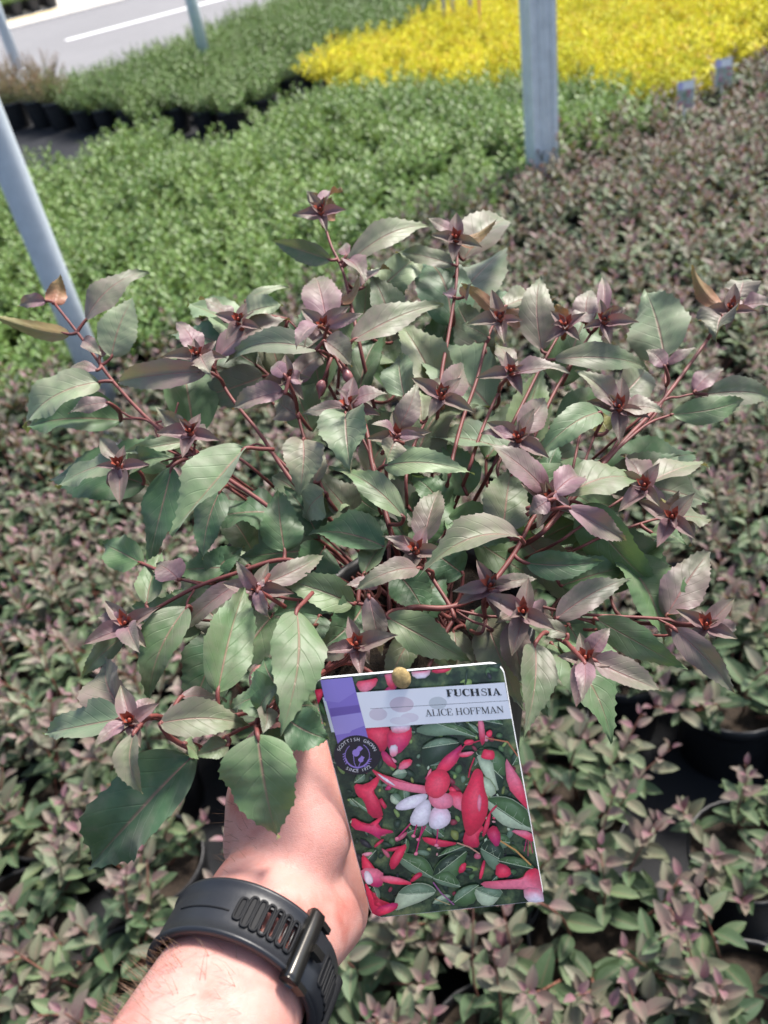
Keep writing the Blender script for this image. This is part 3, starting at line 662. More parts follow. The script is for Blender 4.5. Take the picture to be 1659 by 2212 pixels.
STEMS = [
 ([(115, 652), (180, 735), (245, 825), (330, 915), (420, 985), (560, 1080)], 7), ([(465, 800), (500, 860), (560, 935), (610, 1010)], 7), ([(700, 700), (726, 773), (765, 851), (792, 932), (804, 1003), (830, 1100)], 8),
 ([(697, 470), (715, 530), (738, 578), (752, 630), (765, 690)], 6.5), ([(987, 520), (987, 575), (984, 625), (967, 735), (955, 800)], 6.5), ([(1070, 690), (1050, 740), (1030, 820), (1000, 905), (980, 980)], 6.5),
 ([(1218, 705), (1175, 780), (1130, 870), (1090, 950)], 6.5), ([(1290, 700), (1225, 800), (1190, 862), (1160, 930)], 6), ([(1100, 805), (1090, 822), (1055, 895), (1030, 960)], 6), ([(954, 855), (935, 880), (895, 960), (880, 1010)], 5.5),
 ([(620, 816), (635, 860), (655, 940), (690, 1040)], 6), ([(622, 690), (700, 770), (731, 775)], 4), ([(1575, 672), (1544, 712), (1434, 862), (1355, 945), (1283, 1025), (1200, 1120)], 8), ([(1437, 790), (1437, 820), (1434, 862)], 5), ([(1500, 850), (1465, 858), (1434, 865)], 5),
 ([(1450, 896), (1400, 915), (1345, 960)], 5.5), ([(1252, 940), (1240, 1000), (1225, 1060)], 5.5), ([(1285, 940), (1262, 1000), (1240, 1060)], 5.5), ([(1185, 1080), (1148, 1125), (1110, 1197), (1045, 1278), (972, 1312), (900, 1312)], 9), ([(900, 1188), (925, 1235), (972, 1310)], 7),
 ([(1060, 1266), (1048, 1320), (1048, 1345)], 5.5), ([(985, 1318), (1060, 1332), (1130, 1328)], 5.5), ([(985, 1320), (1020, 1342), (1050, 1352)], 4.5), ([(1120, 1296), (1240, 1325), (1420, 1336), (1470, 1346), (1526, 1348)], 6), ([(1150, 1338), (1190, 1370), (1225, 1392), (1262, 1418)], 6), ([(1238, 1332), (1290, 1350)], 5), ([(1422, 1338), (1455, 1358)], 4.5),
 ([(270, 1346), (310, 1330), (420, 1270), (510, 1238), (600, 1210)], 7), ([(420, 1272), (405, 1312)], 4.5), ([(430, 1262), (386, 1250)], 4.5), ([(552, 1274), (590, 1286), (645, 1296), (760, 1302)], 5.5), ([(645, 1298), (642, 1325)], 5),
 ([(255, 1004), (330, 998), (420, 982), (480, 975)], 5), ([(345, 965), (400, 990), (440, 1015)], 5), ([(275, 1556), (340, 1552), (400, 1556), (480, 1550), (560, 1530), (640, 1480)], 6), ([(416, 1634), (450, 1612), (520, 1575)], 5), ([(556, 1592), (552, 1560), (575, 1530)], 5), ([(1120, 945), (1118, 990), (1100, 1040)], 5), ([(1338, 880), (1342, 920), (1335, 950)], 5),
 ([(750, 870), (775, 930), (800, 985)], 5), ([(856, 945), (830, 1000), (815, 1040)], 5), ([(1392, 1048), (1340, 1080), (1250, 1140)], 5), ([(1452, 1116), (1400, 1126), (1300, 1160)], 5), ([(260, 905), (300, 905), (330, 915)], 5), ([(235, 870), (280, 900), (330, 912)], 4.5), ([(385, 870), (372, 905), (336, 918)], 4.5), ([(530, 970), (560, 960), (600, 990)], 5), ([(410, 930), (420, 960), (425, 985)], 5),
]
ROOT = POT_C + Vector((0, 0, -.012)); SPTS = []
for pts, r in STEMS:
    q = [P(x, y, dep(x, y) + .004) for x, y in pts]
    e = q[-1]; away = (ROOT - e)
    if away.length > .02:
        q += [e + (q[-1] - q[-2]).normalized() * min(.006, away.length * .2) + away * .12, e + away * .5 + FW * .045, ROOT + Vector((rnd.uniform(-.02, .02), rnd.uniform(-.02, .02), 0))]
    sp = smooth_path([hp(v) for v in q], 5); n = len(sp)
    rr = r * .445 / F * .66
    mb = MB(); mb.tube(sp, [rr * (.8 + .5 * i / n) for i in range(n)], 9)
    st = obj('stem', mb.mesh('stem', [M['stem']]), held); SPTS += sp[:int(n * .8)]
SARR = np.array([tuple(v) for v in SPTS])
for o, B, T, nrm in PET:
    b = hp(B); dd = np.linalg.norm(SARR - np.array(b), axis=1); k = int(dd.argmin()); tgt = Vector(SARR[k]); dirb = (T - B).normalized()
    if dd[k] > .030: tgt = b - dirb * .010 + (ROOT - B).normalized() * .010 + FW * .006
    mid = b.lerp(tgt, .5) - dirb * dd[k] * .15 if dd[k] <= .03 else b.lerp(tgt, .5)
    mb = MB(); mb.tube(smooth_path([tgt, mid, b, hp(B.lerp(T, .10) - nrm * .0005)], 3), [.0011, .0011, .0011, .0011, .0010, .0010, .0010, .0009, .0006, .0003], 6)
    obj('petiole', mb.mesh('petiole', [M['stem']]), o)
# heart of each shoot tip: tiny folded orange red leaflets
M['heart'] = simple('young shoot tip', (0.28, 0.06, 0.035), 0.5, var=0.3, scale=200)
for i, (x, y) in enumerate(ROSETTES):
    rg = random.Random(i); c = P(x, y, dep(x, y) - .022); up = ((CAM - c).normalized() * .7 + Vector((0, 0, 1)) * .6).normalized(); mb = MB()
    for k in range(5):
        a = k * 1.2566 + rg.random(); o_ = Vector((math.cos(a), math.sin(a), .2)); d = (up * .7 + o_ * .6).normalized(); L = rg.uniform(.004, .008)
        s = d.cross(up).normalized() * .0017; mb.add([hp(c - up * .004), hp(c + d * L * .5 + s), hp(c + d * L), hp(c + d * L * .5 - s)], [(0, 1, 2), (0, 2, 3)])
    mb.tube([hp(c - up * .014 + FW * .008), hp(c - up * .003), hp(c + up * .002)], [.0016, .0018, .0005], 6)
    tip_o = obj('shoot_tip', mb.mesh('shoot_tip', [M['heart']]), held); LL = []
    a0 = rg.uniform(0, 6.28); s1 = up.cross(Vector((.3, .8, .1))).normalized(); s2 = up.cross(s1)
    for k in range(6):
        a = a0 + k * 1.5708 + (.785 if k > 3 else 0) + rg.uniform(-.25, .25); out = s1 * math.cos(a) + s2 * math.sin(a); el = rg.uniform(.1, .5) if k < 4 else rg.uniform(.8, 1.1)
        d = (out * math.cos(el) + up * math.sin(el)).normalized(); ln = rg.uniform(.012, .021) if k < 4 else rg.uniform(.007, .011)
        LL.append((hp(c - up * (.006 if k < 4 else .003)), d, up * math.cos(el) - out * math.sin(el), ln, ln * rg.uniform(.42, .52), rg.uniform(.75, 1.0), .3))
    obj('young_leaves', foliage_mesh('young_leaves', LL, M['leaf'], RV, RF), tip_o)
M['hbud'] = simple('closed flower bud', (0.27, 0.10, 0.10), 0.4, var=0.2, scale=150)
for pts, bud in (([(716, 772), (706, 800), (698, 822)], [(698, 822), (694, 832), (692, 846), (689, 862)]), ([(733, 778), (742, 790), (746, 798)], [(746, 798), (750, 810), (754, 824), (757, 842)])):
    dd = dep(*pts[0]) - .02; mb = MB(); mb.tube([hp(P(x, y, dd)) for x, y in pts], .0009, 6); b = obj('flower_bud', mb.mesh('flower_bud', [M['stem']]), held)
    mb = MB(); mb.tube(smooth_path([hp(P(x, y, dd)) for x, y in bud], 3), [.0012, .0018, .0024, .0028, .0029, .0026, .0019, .0012, .0005, .0003][:10], 10); obj('bud_calyx', mb.mesh('bud_calyx', [M['hbud']]), b)
# pot of the held plant
mb = MB(); h = .125; r = .062
mb.lathe([(0, .001), (.046, .001), (.047, .005), (.057, h - .022), (.060, h - .021), (r, h), (r - .002, h + .001), (.057, h - .004), (.055, h - .03)], 40)
obj('pot', mb.mesh('pot', [M['pot']]), held)
vs = [(0, 0, h - .012)]; rg = random.Random(9)
for k in range(5): vs += [(.0565 * (k + 1) / 5 * math.cos(a * math.pi / 14), .0565 * (k + 1) / 5 * math.sin(a * math.pi / 14), h - .013 + rg.uniform(-.003, .003)) for a in range(28)]
fs = [(0, 1 + a, 1 + (a + 1) % 28) for a in range(28)]
for k in range(4): fs += [(1 + k * 28 + a, 1 + (k + 1) * 28 + a, 1 + (k + 1) * 28 + (a + 1) % 28, 1 + k * 28 + (a + 1) % 28) for a in range(28)]
obj('soil', mesh('soil', vs, fs, [M['soil']]), held)

# ------------------------------------------------------------------ plant label (tag)
TAGC = [(72, 192), (1292, 84), (1562, 1608), (458, 1722)]     # corners on the enlarged view: TL TR BR BL
def tag_uv(x, y):
    u = v = .5
    for _ in range(12):
        def f(u, v):
            return [(1 - v) * ((1 - u) * TAGC[0][k] + u * TAGC[1][k]) + v * ((1 - u) * TAGC[3][k] + u * TAGC[2][k]) for k in (0, 1)]
        a = f(u, v); du = [(b - c) / 1e-3 for b, c in zip(f(u + 1e-3, v), a)]; dv = [(b - c) / 1e-3 for b, c in zip(f(u, v + 1e-3), a)]
        det = du[0] * dv[1] - du[1] * dv[0]; ex, ey = x - a[0], y - a[1]
        u += (ex * dv[1] - ey * dv[0]) / det; v += (du[0] * ey - du[1] * ex) / det
    return u, v
def cropD(x, y): return x * .3386 + 648, y * .3386 + 1400
TL = P(*cropD(*TAGC[0]), .366); TR = P(*cropD(*TAGC[1]), .362); BR = P(*cropD(*TAGC[2]), .388); BL = P(*cropD(*TAGC[3]), .386)
_n = (TR - TL).cross(BL - TL); _q = BR - CAM; BR = CAM + _q * ((TL - CAM).dot(_n) / _q.dot(_n))
tn = (TR - TL).cross(BL - TL).normalized()
if tn.dot(CAM - TL) < 0: tn = -tn
label = thing('plant_tag', 'glossy picture tag reading FUCHSIA ALICE HOFFMAN hung in front of the hand', 'tag', (TL + TR + BR + BL) / 4)
def tp(u, v, lift=0.0):
    q = (TL * (1 - u) + TR * u) * (1 - v) + (BL * (1 - u) + BR * u) * v
    bow = 0.0
    return q + tn * (bow + lift) - label.location
# card: rounded rectangle grid with thickness
TW = ((TR - TL).length + (BR - BL).length) / 2; TH = ((BL - TL).length + (BR - TR).length) / 2
def rounded(nu, nv, lift, inset=0.0, rad=.0055):
    V = []; Fc = []
    for j in range(nv + 1):
        for i in range(nu + 1):
            u, v = inset / TW + (1 - 2 * inset / TW) * i / nu, inset / TH + (1 - 2 * inset / TH) * j / nv
            x, y = min(u, 1 - u) * TW, min(v, 1 - v) * TH
            if x < rad and y < rad:                      # pull the corner in to an arc
                dx, dy = rad - x, rad - y; dd = math.hypot(dx, dy); m = max(dx, dy)
                if dd > 0:
                    k = m / dd; x, y = rad - dx * k, rad - dy * k
                u = x / TW if u < .5 else 1 - x / TW; v = y / TH if v < .5 else 1 - y / TH
            V.append(tp(u, v, lift))
    return V, [(j * (nu + 1) + i, j * (nu + 1) + i + 1, (j + 1) * (nu + 1) + i + 1, (j + 1) * (nu + 1) + i) for j in range(nv) for i in range(nu)]
NU, NV = 60, 74
mb = MB(); va, fa = rounded(NU, NV, .0003); vb, fb = rounded(NU, NV, -.0004); n = len(va)
ring = list(range(NU + 1)) + [j * (NU + 1) + NU for j in range(1, NV + 1)] + [NV * (NU + 1) + i for i in range(NU - 1, -1, -1)] + [j * (NU + 1) for j in range(NV - 1, 0, -1)]
mb.add(va + vb, fa + [tuple(i + n for i in reversed(f)) for f in fb] + [(ring[i], ring[i] + n, ring[(i + 1) % len(ring)] + n, ring[(i + 1) % len(ring)]) for i in range(len(ring))])
obj('card', mb.mesh('card', [M['card']]), label)
t = NT('printed foliage background'); co = t.coord(); n1 = t.noise(90, 4, .6, co); n2 = t.noise(240, 3, .6, co)
c = t.ramp(n1, [(0.30, (0.008, 0.010, 0.012)), (0.46, (0.022, 0.045, 0.026)), (0.57, (0.08, 0.13, 0.06)), (0.70, (0.24, 0.28, 0.11))])
t.set(Base_Color=t.mix(t.math('MULTIPLY', t.math('SUBTRACT', n2, .5, clamp=True), 1.2), c, (0.09, 0.12, 0.05)), Roughness=.25); M['printbg'] = t.m
va, fa = rounded(NU, NV, .0006, inset=.0004); obj('printed_background', mesh('printed_background', va, fa, [M['printbg']]), label)

def chaikin(pts, k=2):
    for _ in range(k):
        q = []
        for i in range(len(pts)):
            a, b = pts[i], pts[(i + 1) % len(pts)]
            q += [(a[0] * .75 + b[0] * .25, a[1] * .75 + b[1] * .25), (a[0] * .25 + b[0] * .75, a[1] * .25 + b[1] * .75)]
        pts = q
    return pts
pm = MB(); lay = [0]; BIG = [0, 0, 1]
def shape(pts, col, smooth=1, tip=None, target=None):
    m = target or pm; soft = target is None and smooth > 0; lay[0] += 1; L = .0008 + lay[0] * 1.0e-6
    if smooth and soft:
        gx = sum(p[0] for p in pts) / len(pts); gy = sum(p[1] for p in pts) / len(pts); pts = [(gx + (p[0] - gx) * 1.14, gy + (p[1] - gy) * 1.14) for p in pts]
    if BIG[0]: pts = [(BIG[0] + (p[0] - BIG[0]) * BIG[2], BIG[1] + (p[1] - BIG[1]) * BIG[2]) for p in pts]
    if smooth: pts = chaikin(pts, smooth)
    uv = []
    for x, y in pts:
        u, v = tag_uv(x, y); uv.append((min(.995, max(.005, u)), min(.996, max(.004, v))))
    cu = sum(a for a, b in uv) / len(uv); cv = sum(b for a, b in uv) / len(uv)
    n0 = len(m.v); n = len(uv)
    # triangulate properly so concave outlines hold
    from mathutils.geometry import tessellate_polygon
    tris = tessellate_polygon([[Vector((a, b, 0)) for a, b in uv]])
    vs = [tp(a, b, L) for a, b in uv]
    fs = []
    for tr in tris:
        a, b, c_ = [vs[i] for i in tr]
        fs.append(tuple(tr) if (b - a).cross(c_ - a).dot(tn) > 0 else tuple(reversed(tr)))
    if soft:
        k = len(vs); n_ = len(m.v); m.add(vs, []); cols = [col if tip is None else tuple(col[i] * (1 - (p[1] - ymin) / yr) + tip[i] * (p[1] - ymin) / yr for i in range(3)) for ymin, yr in [(min(q[1] for q in pts), max(1, max(q[1] for q in pts) - min(q[1] for q in pts)))] for p in pts]
        m.c += [tuple(v_ * .68 for v_ in c_) + (1,) for c_ in cols]
        inn = [tp(cu + (a - cu) * .62, cv + (b - cv) * .62, L) for a, b in uv]; m.v += inn; m.c += [tuple(min(1, v_ * 1.05) for v_ in c_) + (1,) for c_ in cols]
        hu, hv_ = cu + .06 * (max(a for a, b in uv) - min(a for a, b in uv)), cv - .08 * (max(b for a, b in uv) - min(b for a, b in uv)); m.v.append(tp(hu, hv_, L)); mc = tuple(sum(c_[i] for c_ in cols) / k for i in range(3)); m.c.append(tuple(min(1, v_ * 1.25 + .07) for v_ in mc) + (1,))
        for i in range(k):
            j = (i + 1) % k
            for f in ((i, j, k + j), (i, k + j, k + i), (k + i, k + j, 2 * k)):
                a, b, c_ = [m.v[n_ + q] for q in f]; f = f if (b - a).cross(c_ - a).dot(tn) > 0 else f[::-1]
                m.f.append(tuple(n_ + q for q in f)); m.m.append(0)
    elif tip is None: m.add(vs, fs, (*col, 1))
    else:
        k = len(m.v); m.add(vs, fs); ys = [p[1] for p in pts]; y0, y1 = min(ys), max(ys)
        for p in pts:
            w = (p[1] - y0) / max(1, y1 - y0); m.c.append(tuple(col[i] * (1 - w) + tip[i] * w for i in range(3)) + (1,))
def line(pts, w, col, target=None):
    for (a, b) in zip(pts, pts[1:]):
        d = Vector((b[0] - a[0], b[1] - a[1])); d = d.normalized() if d.length else Vector((1, 0)); nx, ny = -d.y * w / 2, d.x * w / 2
        shape([(a[0] + nx, a[1] + ny), (b[0] + nx, b[1] + ny), (b[0] - nx, b[1] - ny), (a[0] - nx, a[1] - ny)], col, 0, target=target)
RED, CRIM, PINK, MAG, WHT = (.86, .035, .10), (.55, .015, .07), (.85, .22, .32), (.52, .02, .14), (.80, .74, .82)
DG, MG, LG, PG, SG = (.016, .042, .024), (.07, .15, .055), (.24, .36, .10), (.46, .56, .38), (.15, .24, .15)
rg = random.Random(5)
def blob(cx, cy, rx, ry, col, a=0, n=7):
    pts = []
    for k in range(n):
        q = k * 6.283 / n; r = rg.uniform(.7, 1.2); x, y = rx * r * math.cos(q), ry * r * math.sin(q)
        pts.append((cx + x * math.cos(a) - y * math.sin(a), cy + x * math.sin(a) + y * math.cos(a)))
    shape(pts, col, 1)
for _ in range(230):
    u, v = rg.random(), rg.random() * .98
    x = (1 - v) * ((1 - u) * 90 + u * 1280) + v * ((1 - u) * 465 + u * 1550); y = (1 - v) * ((1 - u) * 195 + u * 95) + v * ((1 - u) * 1700 + u * 1595)
    blob(x, y, rg.uniform(10, 45), rg.uniform(8, 24), rg.choice([DG, DG, DG, MG, MG, SG, LG, (.02, .02, .03), (.20, .24, .06), (.28, .03, .06)]), rg.uniform(0, 3.1))
def leafp(pts, c1, c2):
    shape(pts, c1, 1)
    k = len(pts); a, b = pts[0], pts[k // 2]
    q = [a] + pts[1:k // 2 + 1]; shape(q, c2, 1); line([a, ((a[0] + b[0]) / 2, (a[1] + b[1]) / 2), b], 4, PG)
    for i in range(1, 5):
        w = i / 5; m_ = (a[0] + (b[0] - a[0]) * w, a[1] + (b[1] - a[1]) * w); e_ = pts[1 + (i - 1) % max(1, k // 2 - 1)]
        line([m_, ((m_[0] + e_[0]) / 2, (m_[1] + e_[1]) / 2)], 2, tuple(x * .8 for x in PG))
for _ in range(46):
    u, v = rg.random(), .12 + rg.random() * .86
    x = (1 - v) * ((1 - u) * 90 + u * 1280) + v * ((1 - u) * 465 + u * 1550); y = (1 - v) * ((1 - u) * 195 + u * 95) + v * ((1 - u) * 1700 + u * 1595)
    a = rg.uniform(0, 6.28); L = rg.uniform(60, 150); w = L * rg.uniform(.2, .34); c_, s_ = math.cos(a), math.sin(a); k_ = rg.choice([(DG, MG), (MG, SG), (MG, DG), (SG, MG), (DG, (.03, .07, .05)), (SG, PG)])
    leafp([(x + px * c_ - py * s_, y + px * s_ + py * c_) for px, py in [(0, 0), (L * .25, w), (L * .6, w * .9), (L, 0), (L * .6, -w * .9), (L * .25, -w)]], *k_)
for _ in range(60):
    u, v = rg.random(), .1 + rg.random() * .88
    x = (1 - v) * ((1 - u) * 90 + u * 1280) + v * ((1 - u) * 465 + u * 1550); y = (1 - v) * ((1 - u) * 195 + u * 95) + v * ((1 - u) * 1700 + u * 1595)
    blob(x, y, rg.uniform(6, 16), rg.uniform(5, 12), rg.choice([LG, PG, (.30, .34, .10), (.55, .05, .10), (.02, .02, .03), (.6, .3, .3)]), rg.uniform(0, 3))
leafp([(1190, 940), (1250, 925), (1330, 930), (1400, 975), (1440, 1010), (1468, 1130), (1420, 1118), (1310, 1100), (1250, 1050), (1210, 990)], PG, MG)
leafp([(845, 1440), (830, 1370), (790, 1315), (700, 1288), (610, 1288), (650, 1350), (720, 1405), (790, 1425)], SG, MG)
leafp([(850, 1440), (880, 1350), (960, 1290), (1060, 1268), (1040, 1340), (1010, 1420), (930, 1450)], MG, DG)
leafp([(860, 1540), (830, 1500), (760, 1480), (680, 1500), (630, 1550), (608, 1655), (700, 1620), (780, 1590)], PG, SG)
leafp([(850, 1445), (900, 1410), (960, 1400), (1025, 1500), (960, 1500), (890, 1480)], SG, MG)
leafp([(1120, 640), (1240, 620), (1310, 690), (1290, 800), (1265, 885), (1220, 830), (1160, 740)], DG, MG)
shape([(1128, 655), (1220, 690), (1235, 780), (1262, 884), (1190, 800), (1150, 730)], PG)
leafp([(1110, 820), (1190, 790), (1250, 880), (1200, 920), (1150, 945), (1120, 900)], LG, PG)
leafp([(1120, 540), (1050, 490), (960, 455), (850, 450), (740, 500), (850, 535), (980, 520)], SG, MG)
leafp([(1010, 575), (930, 548), (850, 560), (780, 610), (795, 720), (880, 690), (960, 640)], DG, SG)
leafp([(985, 1605), (1000, 1540), (1060, 1500), (1140, 1490), (1130, 1560), (1095, 1620)], MG, SG)
leafp([(1115, 1520), (1200, 1500), (1290, 1530), (1260, 1580), (1220, 1625), (1150, 1615)], PG, SG)
leafp([(1150, 1250), (1210, 1190), (1290, 1240), (1290, 1330), (1250, 1390), (1190, 1340)], SG, DG)
leafp([(1260, 1330), (1340, 1300), (1440, 1330), (1490, 1385), (1400, 1380), (1310, 1360)], DG, MG)
leafp([(880, 1300), (960, 1230), (1060, 1230), (1100, 1260), (1000, 1270)], DG, MG)
leafp([(500, 1050), (400, 1000), (330, 930), (460, 920), (500, 960)], MG, SG)
for _ in range(20):
    u, v = rg.random() ** 1.6 * .9, .05 + rg.random() * .9
    x = (1 - v) * ((1 - u) * 100 + u * 1270) + v * ((1 - u) * 470 + u * 1540); y = (1 - v) * ((1 - u) * 205 + u * 105) + v * ((1 - u) * 1690 + u * 1585)
    blob(x, y, rg.uniform(18, 60), rg.uniform(9, 20), rg.choice([CRIM, RED, MAG, (.5, .10, .16), (.75, .30, .38)]), rg.uniform(-1, 1), 8)
for s_, c1, c2 in [
 ([(360, 205), (440, 195), (500, 180), (470, 240), (400, 270)], RED, PINK), ([(540, 140), (600, 120), (612, 240), (570, 240)], PINK, RED), ([(850, 110), (960, 100), (950, 140), (850, 150)], RED, CRIM), ([(715, 110), (830, 105), (820, 172), (730, 180)], PINK, WHT),
 ([(80, 260), (150, 250), (140, 300), (95, 350)], RED, CRIM), ([(420, 480), (560, 470), (570, 560), (520, 640), (440, 560)], RED, CRIM), ([(560, 500), (700, 470), (705, 560), (620, 650), (570, 620)], RED, MAG), ([(580, 470), (700, 460), (690, 505), (600, 520)], WHT, PINK), ([(570, 600), (620, 590), (620, 650), (580, 665)], WHT, PINK),
 ([(515, 630), (560, 640), (625, 742), (540, 705)], MAG, CRIM), ([(628, 748), (645, 690), (715, 678), (700, 725)], RED, PINK),
 ([(350, 840), (420, 850), (505, 785), (490, 850), (460, 880), (500, 940), (525, 1040), (440, 1030), (410, 930), (370, 910)], RED, CRIM), ([(345, 1045), (420, 1110), (532, 1036), (480, 1110), (605, 1138), (500, 1155), (512, 1188), (440, 1140), (340, 1120)], RED, MAG),
 ([(395, 1285), (440, 1330), (485, 1395), (470, 1410), (400, 1400)], RED, CRIM), ([(570, 1330), (620, 1250), (682, 1222), (640, 1330), (590, 1388)], RED, CRIM), ([(390, 1380), (520, 1390), (528, 1480), (480, 1500), (410, 1460)], PINK, MAG), ([(410, 1400), (440, 1400), (468, 1460), (440, 1484), (415, 1460)], WHT, WHT),
 ([(508, 1432), (600, 1430), (728, 1482), (600, 1482), (530, 1462)], PINK, RED), ([(418, 1468), (470, 1560), (480, 1640), (618, 1603), (600, 1650), (475, 1695), (440, 1580)], RED, CRIM), ([(480, 1640), (620, 1600), (610, 1650), (520, 1690)], MAG, RED),
 ([(785, 1173), (900, 1195), (1008, 1215), (890, 1242), (808, 1212)], RED, CRIM), ([(1040, 1212), (1060, 1130), (1110, 1088), (1172, 1120), (1130, 1160), (1142, 1232), (1090, 1236)], RED, CRIM), ([(1160, 1150), (1188, 1050), (1212, 1018), (1202, 1110), (1170, 1172)], RED, CRIM), ([(1188, 1140), (1240, 1098), (1278, 1170), (1255, 1242), (1210, 1190)], CRIM, MAG),
 ([(1170, 1470), (1300, 1460), (1420, 1450), (1440, 1398), (1500, 1388), (1532, 1440), (1545, 1525), (1480, 1532), (1430, 1510), (1220, 1512)], RED, PINK), ([(1430, 1508), (1545, 1524), (1556, 1590), (1520, 1616), (1440, 1592)], PINK, WHT), ([(1255, 1345), (1330, 1370), (1342, 1430), (1250, 1440)], CRIM, RED), ([(1340, 1130), (1470, 1140), (1492, 1210), (1400, 1170)], PINK, RED),
 ([(1310, 678), (1350, 740), (1412, 830), (1448, 992), (1390, 930), (1322, 850)], PINK, RED), ([(860, 772), (905, 680), (990, 618), (1028, 592), (1008, 680), (940, 752)], MAG, RED), ([(1015, 640), (1110, 628), (1080, 660), (1020, 665)], PINK, RED), ([(1130, 430), (1165, 430), (1180, 560), (1150, 590)], PINK, CRIM), ([(800, 830), (815, 760), (838, 735), (830, 800)], PINK, RED),
 ([(1020, 1360), (1060, 1340), (1050, 1400), (1010, 1410)], RED, CRIM), ([(1140, 1440), (1165, 1330), (1182, 1340), (1160, 1445)], CRIM, RED)]:
    shape(s_, c1, 1, tip=c2)
for cx, cy, rx, ry in [(1072, 572, 30, 18), (1195, 652, 36, 33), (1204, 520, 22, 24)]: blob(cx, cy, rx, ry, RED, 0, 9)
for l_, w_, c_ in [([(1110, 668), (1082, 740), (1072, 795)], 9, CRIM), ([(1150, 560), (1050, 590), (1000, 650)], 7, CRIM), ([(1180, 545), (1320, 570), (1385, 660)], 8, (.5, .16, .08)), ([(1275, 1200), (1370, 1260), (1470, 1360)], 10, (.62, .32, .10)), ([(850, 1470), (900, 1540), (985, 1620)], 9, (.30, .10, .25)), ([(860, 1580), (960, 1620)], 5, (.5, .4, .2)), ([(1000, 1212), (1080, 1240), (1145, 1285)], 9, (.55, .28, .2)),
                  ([(1440, 1190), (1425, 1270)], 5, MAG), ([(1465, 1200), (1480, 1280)], 5, MAG), ([(1450, 1200), (1450, 1300)], 4, MAG)]: line(l_, w_, c_)
# the open flower and the fat bud beside it
BIG[:] = [900, 920, 1.22]
shape([(545, 773), (600, 812), (700, 842), (832, 862), (822, 898), (700, 880), (630, 858), (575, 815)], RED, 1, tip=PINK)
shape([(560, 790), (640, 840), (660, 862), (600, 830)], WHT, 1)
shape([(930, 890), (1022, 898), (1015, 992), (958, 960)], RED, 1, tip=PINK)
shape([(658, 972), (715, 920), (832, 898), (792, 962), (702, 986)], WHT, 2); shape([(732, 1056), (768, 968), (842, 926), (838, 1040), (800, 1068)], WHT, 2, tip=(.74, .70, .76)); shape([(833, 1062), (858, 968), (932, 978), (948, 1050), (880, 1088)], (.9, .6, .72), 2, tip=WHT)
shape([(828, 900), (950, 898), (958, 972), (862, 978)], PINK, 2); shape([(818, 852), (848, 790), (910, 778), (942, 820), (930, 880), (880, 922), (830, 900)], RED, 2, tip=(.85, .06, .12))
for l_ in ([(740, 1056), (668, 1136)], [(772, 1062), (755, 1122)], [(818, 1070), (780, 1142)], [(882, 1086), (875, 1172)], [(802, 1070), (768, 1216)]):
    line(l_, 7, MAG); blob(l_[-1][0], l_[-1][1], 11, 9, PINK)
shape([(1072, 785), (1112, 798), (1116, 880), (1140, 940), (1122, 1040), (1044, 1118), (1020, 1040), (1008, 930), (1040, 870)], RED, 2, tip=(.7, .02, .07)); shape([(1095, 900), (1110, 930), (1100, 1000), (1085, 960)], PINK, 1)
BIG[:] = [0, 0, 1]
obj('printed_picture', pm.mesh('printed_picture', [M['print']], False), label)

# header panel, violet ribbon, round emblem, lettering
pm2 = MB()
shape([(362, 268), (1302, 203), (1346, 425), (415, 486)], (.82, .84, .87), 0, target=pm2)
for cx, cy, rx, ry, cc in [(650, 340, 80, 50, (.66, .56, .62)), (700, 420, 60, 30, (.70, .66, .72)), (880, 330, 60, 40, (.56, .60, .62)), (500, 400, 60, 40, (.66, .60, .66)), (640, 440, 70, 25, (.72, .70, .75))]:
    pts = [(cx + rx * math.cos(q * .63), cy + ry * math.sin(q * .63)) for q in range(10)]; shape(pts, cc, 1, target=pm2)
line([(450, 367), (1330, 314)], 2.6, (.10, .10, .12), pm2)
obj('header_panel', pm2.mesh('header_panel', [M['print2']], False), label)
pm3 = MB(); VI = (.24, .17, .56)
shape([(145, 300), (200, 292), (222, 512), (200, 512)], (.62, .68, .72), 0, target=pm3)
shape([(133, 194), (334, 162), (434, 546), (240, 582)], VI, 0, target=pm3)
shape([(133, 194), (334, 162), (360, 262), (250, 330), (160, 320)], (.29, .22, .62), 0, target=pm3)
shape([(188, 366), (380, 343), (390, 388), (200, 416)], (.16, .10, .40), 0, target=pm3)
shape([(200, 418), (392, 390), (412, 470), (330, 500), (318, 515), (225, 530)], (.36, .30, .68), 0, target=pm3)
obj('violet_ribbon', pm3.mesh('violet_ribbon', [M['print2']], False), label)
pm4 = MB(); ecx, ecy, erx, ery = 363, 653, 149, 123
shape([(ecx + erx * math.cos(k * math.pi / 20), ecy + ery * math.sin(k * math.pi / 20)) for k in range(40)], (.012, .008, .018), 0, target=pm4)
LV_ = (.32, .22, .62)
def arc(cx, cy, rx, ry, a0, a1, w, col, n=12):
    p = [(cx + rx * math.cos(a0 + (a1 - a0) * k / n), cy + ry * math.sin(a0 + (a1 - a0) * k / n)) for k in range(n + 1)]; line(p, w, col, pm4)
arc(365, 655, 78, 76, math.radians(20), math.radians(165), 9, LV_); arc(365, 655, 78, 76, math.radians(-60), math.radians(20), 4, LV_); arc(365, 655, 78, 76, math.radians(165), math.radians(230), 4, LV_)
for k in range(5):
    for a in (math.radians(20 + 10 * k), math.radians(190 - 10 * k)): line([(365 + 78 * math.cos(a), 655 + 76 * math.sin(a)), (365 + 94 * math.cos(a - .12), 655 + 92 * math.sin(a - .12))], 5, LV_, pm4)
